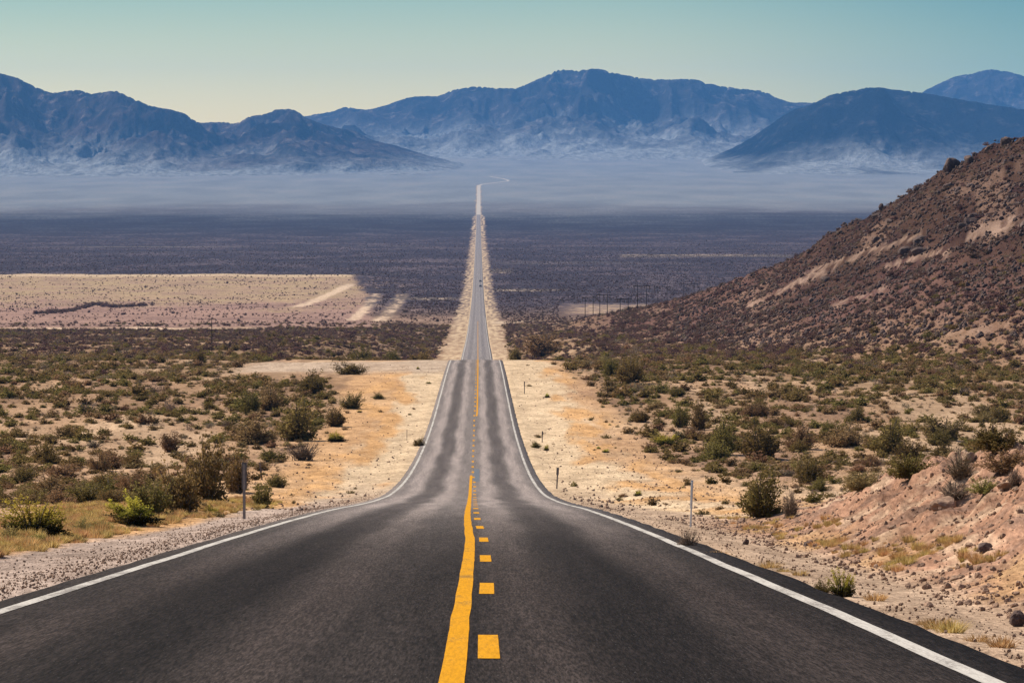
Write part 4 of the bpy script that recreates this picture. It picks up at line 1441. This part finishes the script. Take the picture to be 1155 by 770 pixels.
# ------------------------------------------------------------------ two cars far down the road
def make_car():
    o = empty("car", (0, 0, 0))
    prof = [(-2.2, 0.35), (-2.25, 0.75), (-2.1, 0.98), (-1.75, 1.02), (-1.2, 1.46), (0.3, 1.48), (1.0, 1.0), (2.0, 0.85), (2.25, 0.65), (2.2, 0.35)]
    bm = bmesh.new()
    L = [bm.verts.new((-0.88 + (0.12 if z > 1.2 else 0), y, z)) for y, z in prof]
    R = [bm.verts.new((0.88 - (0.12 if z > 1.2 else 0), y, z)) for y, z in prof]
    n = len(prof)
    bm.faces.new(L); bm.faces.new(R[::-1])
    for i in range(n): bm.faces.new((L[i], R[i], R[(i + 1) % n], L[(i + 1) % n]))
    bmesh.ops.recalc_face_normals(bm, faces=bm.faces)
    bmesh.ops.bevel(bm, geom=bm.edges[:], offset=0.05, segments=2, affect='EDGES')
    body = obj("body", bm_mesh("car_body", bm, M_carpaint), o)
    for (y, z, ry, sy) in ((-1.50, 1.26, 0.68, 0.52), (0.68, 1.25, -0.60, 0.66)):
        g = box_bm(1.36, sy, 0.02, (0, y, z + 0.015), 0, None, Matrix.Rotation(ry, 3, 'X'))
        obj("window", bm_mesh("window", g, M_glass), body)
    for s in (-1, 1):
        g = box_bm(0.02, 1.5, 0.30, (s * 0.825, -0.45, 1.2), 0.0, None, Matrix.Rotation(-s * 0.22, 3, 'Y'))
        obj("window", bm_mesh("window", g, M_glass), body)
        obj("tail_light", bm_mesh("tail_light", box_bm(0.3, 0.05, 0.16, (s * 0.66, -2.24, 0.80), 0.01), M_lampred), o)
        for y in (-1.35, 1.35):
            w = bmesh.new()
            bmesh.ops.create_cone(w, cap_ends=True, segments=24, radius1=0.33, radius2=0.33, depth=0.22, matrix=Matrix.Translation((s * 0.80, y, 0.33)) @ Matrix.Rotation(math.pi / 2, 4, 'Y'))
            t = obj("wheel", bm_mesh("wheel", w, M_rubber), o)
            r = bmesh.new()
            bmesh.ops.create_cone(r, cap_ends=True, segments=16, radius1=0.20, radius2=0.18, depth=0.03, matrix=Matrix.Translation((s * 0.92, y, 0.33)) @ Matrix.Rotation(math.pi / 2, 4, 'Y'))
            obj("rim", bm_mesh("rim", r, M_rim), t)
    return o


def copy_tree(o, parent=None):
    c = o.copy(); COL.objects.link(c); c.parent = parent
    for ch in list(o.children): copy_tree(ch, c)
    return c


car = make_car()
car2 = copy_tree(car)
for o, py, lab in ((car, 323.6, "nearer of two tiny dark cars far down the right lane"), (car2, 318.0, "farther of two tiny dark cars far down the right lane")):
    yy = _ZZ; d = ray(540, py)
    i = int(np.argmax(d[2] / d[1] * yy <= P(yy) + 0.05))
    y = float(yy[i]); o.location = (XC + 1.85, y, float(P(y)) + 0.04)
    o.rotation_euler = (math.atan(float(P(y + 5) - P(y - 5)) / 10), 0, 0)
    tag(o, lab, 'car', 'cars far down the road')

# ------------------------------------------------------------------ air, sky, sun
SUN_EL, SUN_AZ = 43.0, -52.0           # ahead of the camera and left of the road
hz = box_bm(19000, 27500, 845, (0, 12500, 324))
m, nt, out = new_mat("desert_haze"); N = NT(nt)
pv = nt.nodes.new('ShaderNodeVolumePrincipled')
pv.inputs['Color'].default_value = (0.15, 0.44, 1.0, 1)
pv.inputs['Density'].default_value = 2.6e-5
pv.inputs['Anisotropy'].default_value = 0.0
nt.links.new(pv.outputs[0], out.inputs['Volume'])
haze = obj("haze", bm_mesh("haze", hz, m))
tag(haze, "thin blue air filling the valley", kind='stuff')

sun_d = bpy.data.lights.new("sun", 'SUN'); sun_d.energy = 4.6; sun_d.angle = D2R(0.53); sun_d.color = (1.0, 0.89, 0.73)
sun = obj("sun", sun_d)
dirv = Vector((math.sin(D2R(SUN_AZ)) * math.cos(D2R(SUN_EL)), math.cos(D2R(SUN_AZ)) * math.cos(D2R(SUN_EL)), math.sin(D2R(SUN_EL))))
sun.rotation_euler = dirv.to_track_quat('Z', 'Y').to_euler()
sun.location = (0, 0, 200)

wd_ = bpy.data.worlds.new("World"); SC.world = wd_; wd_.use_nodes = True
nt = wd_.node_tree; nt.nodes.clear(); N = NT(nt)
sky = nt.nodes.new('ShaderNodeTexSky'); sky.sky_type = 'NISHITA'; sky.sun_disc = False
sky.sun_elevation = D2R(SUN_EL); sky.sun_rotation = D2R(SUN_AZ)
sky.altitude = 600; sky.air_density = 1.0; sky.dust_density = 1.2; sky.ozone_density = 1.5
bg = nt.nodes.new('ShaderNodeBackground'); bg.inputs[1].default_value = 0.075
wo = nt.nodes.new('ShaderNodeOutputWorld')
# the low sky: cream over the far range, blue green higher up and away from the sun
sz = N.n('ShaderNodeSeparateXYZ', ins={0: N.n('ShaderNodeTexCoord').outputs['Generated']})
lo = N.mix(N.rng(sz.outputs[2], -0.005, 0.060), (2.0, 1.61, 0.75), (0.48, 0.695, 0.60))
lo = N.mix(N.rng(sz.outputs[0], 0.02, 0.19), lo, N.mix(1.0, lo, (0.42, 0.66, 0.82), 'MULTIPLY'))
lo = N.mix(N.rng(sz.outputs[2], 0.06, 0.40), lo, (1.0, 1.0, 1.0))
skc = N.mix(1.0, sky.outputs[0], lo, 'MULTIPLY')
nt.links.new(skc, bg.inputs[0]); nt.links.new(bg.outputs[0], wo.inputs[0])

vs = SC.view_settings
vs.view_transform = 'Standard'; vs.look = 'None'; vs.exposure = 0.60; vs.gamma = 1.0
SC.render.engine = 'CYCLES'
cy = SC.cycles
cy.max_bounces = 5; cy.diffuse_bounces = 3; cy.glossy_bounces = 2; cy.transmission_bounces = 3; cy.volume_bounces = 1; cy.transparent_max_bounces = 8
cy.use_denoising = True
cy.caustics_reflective = False; cy.caustics_refractive = False
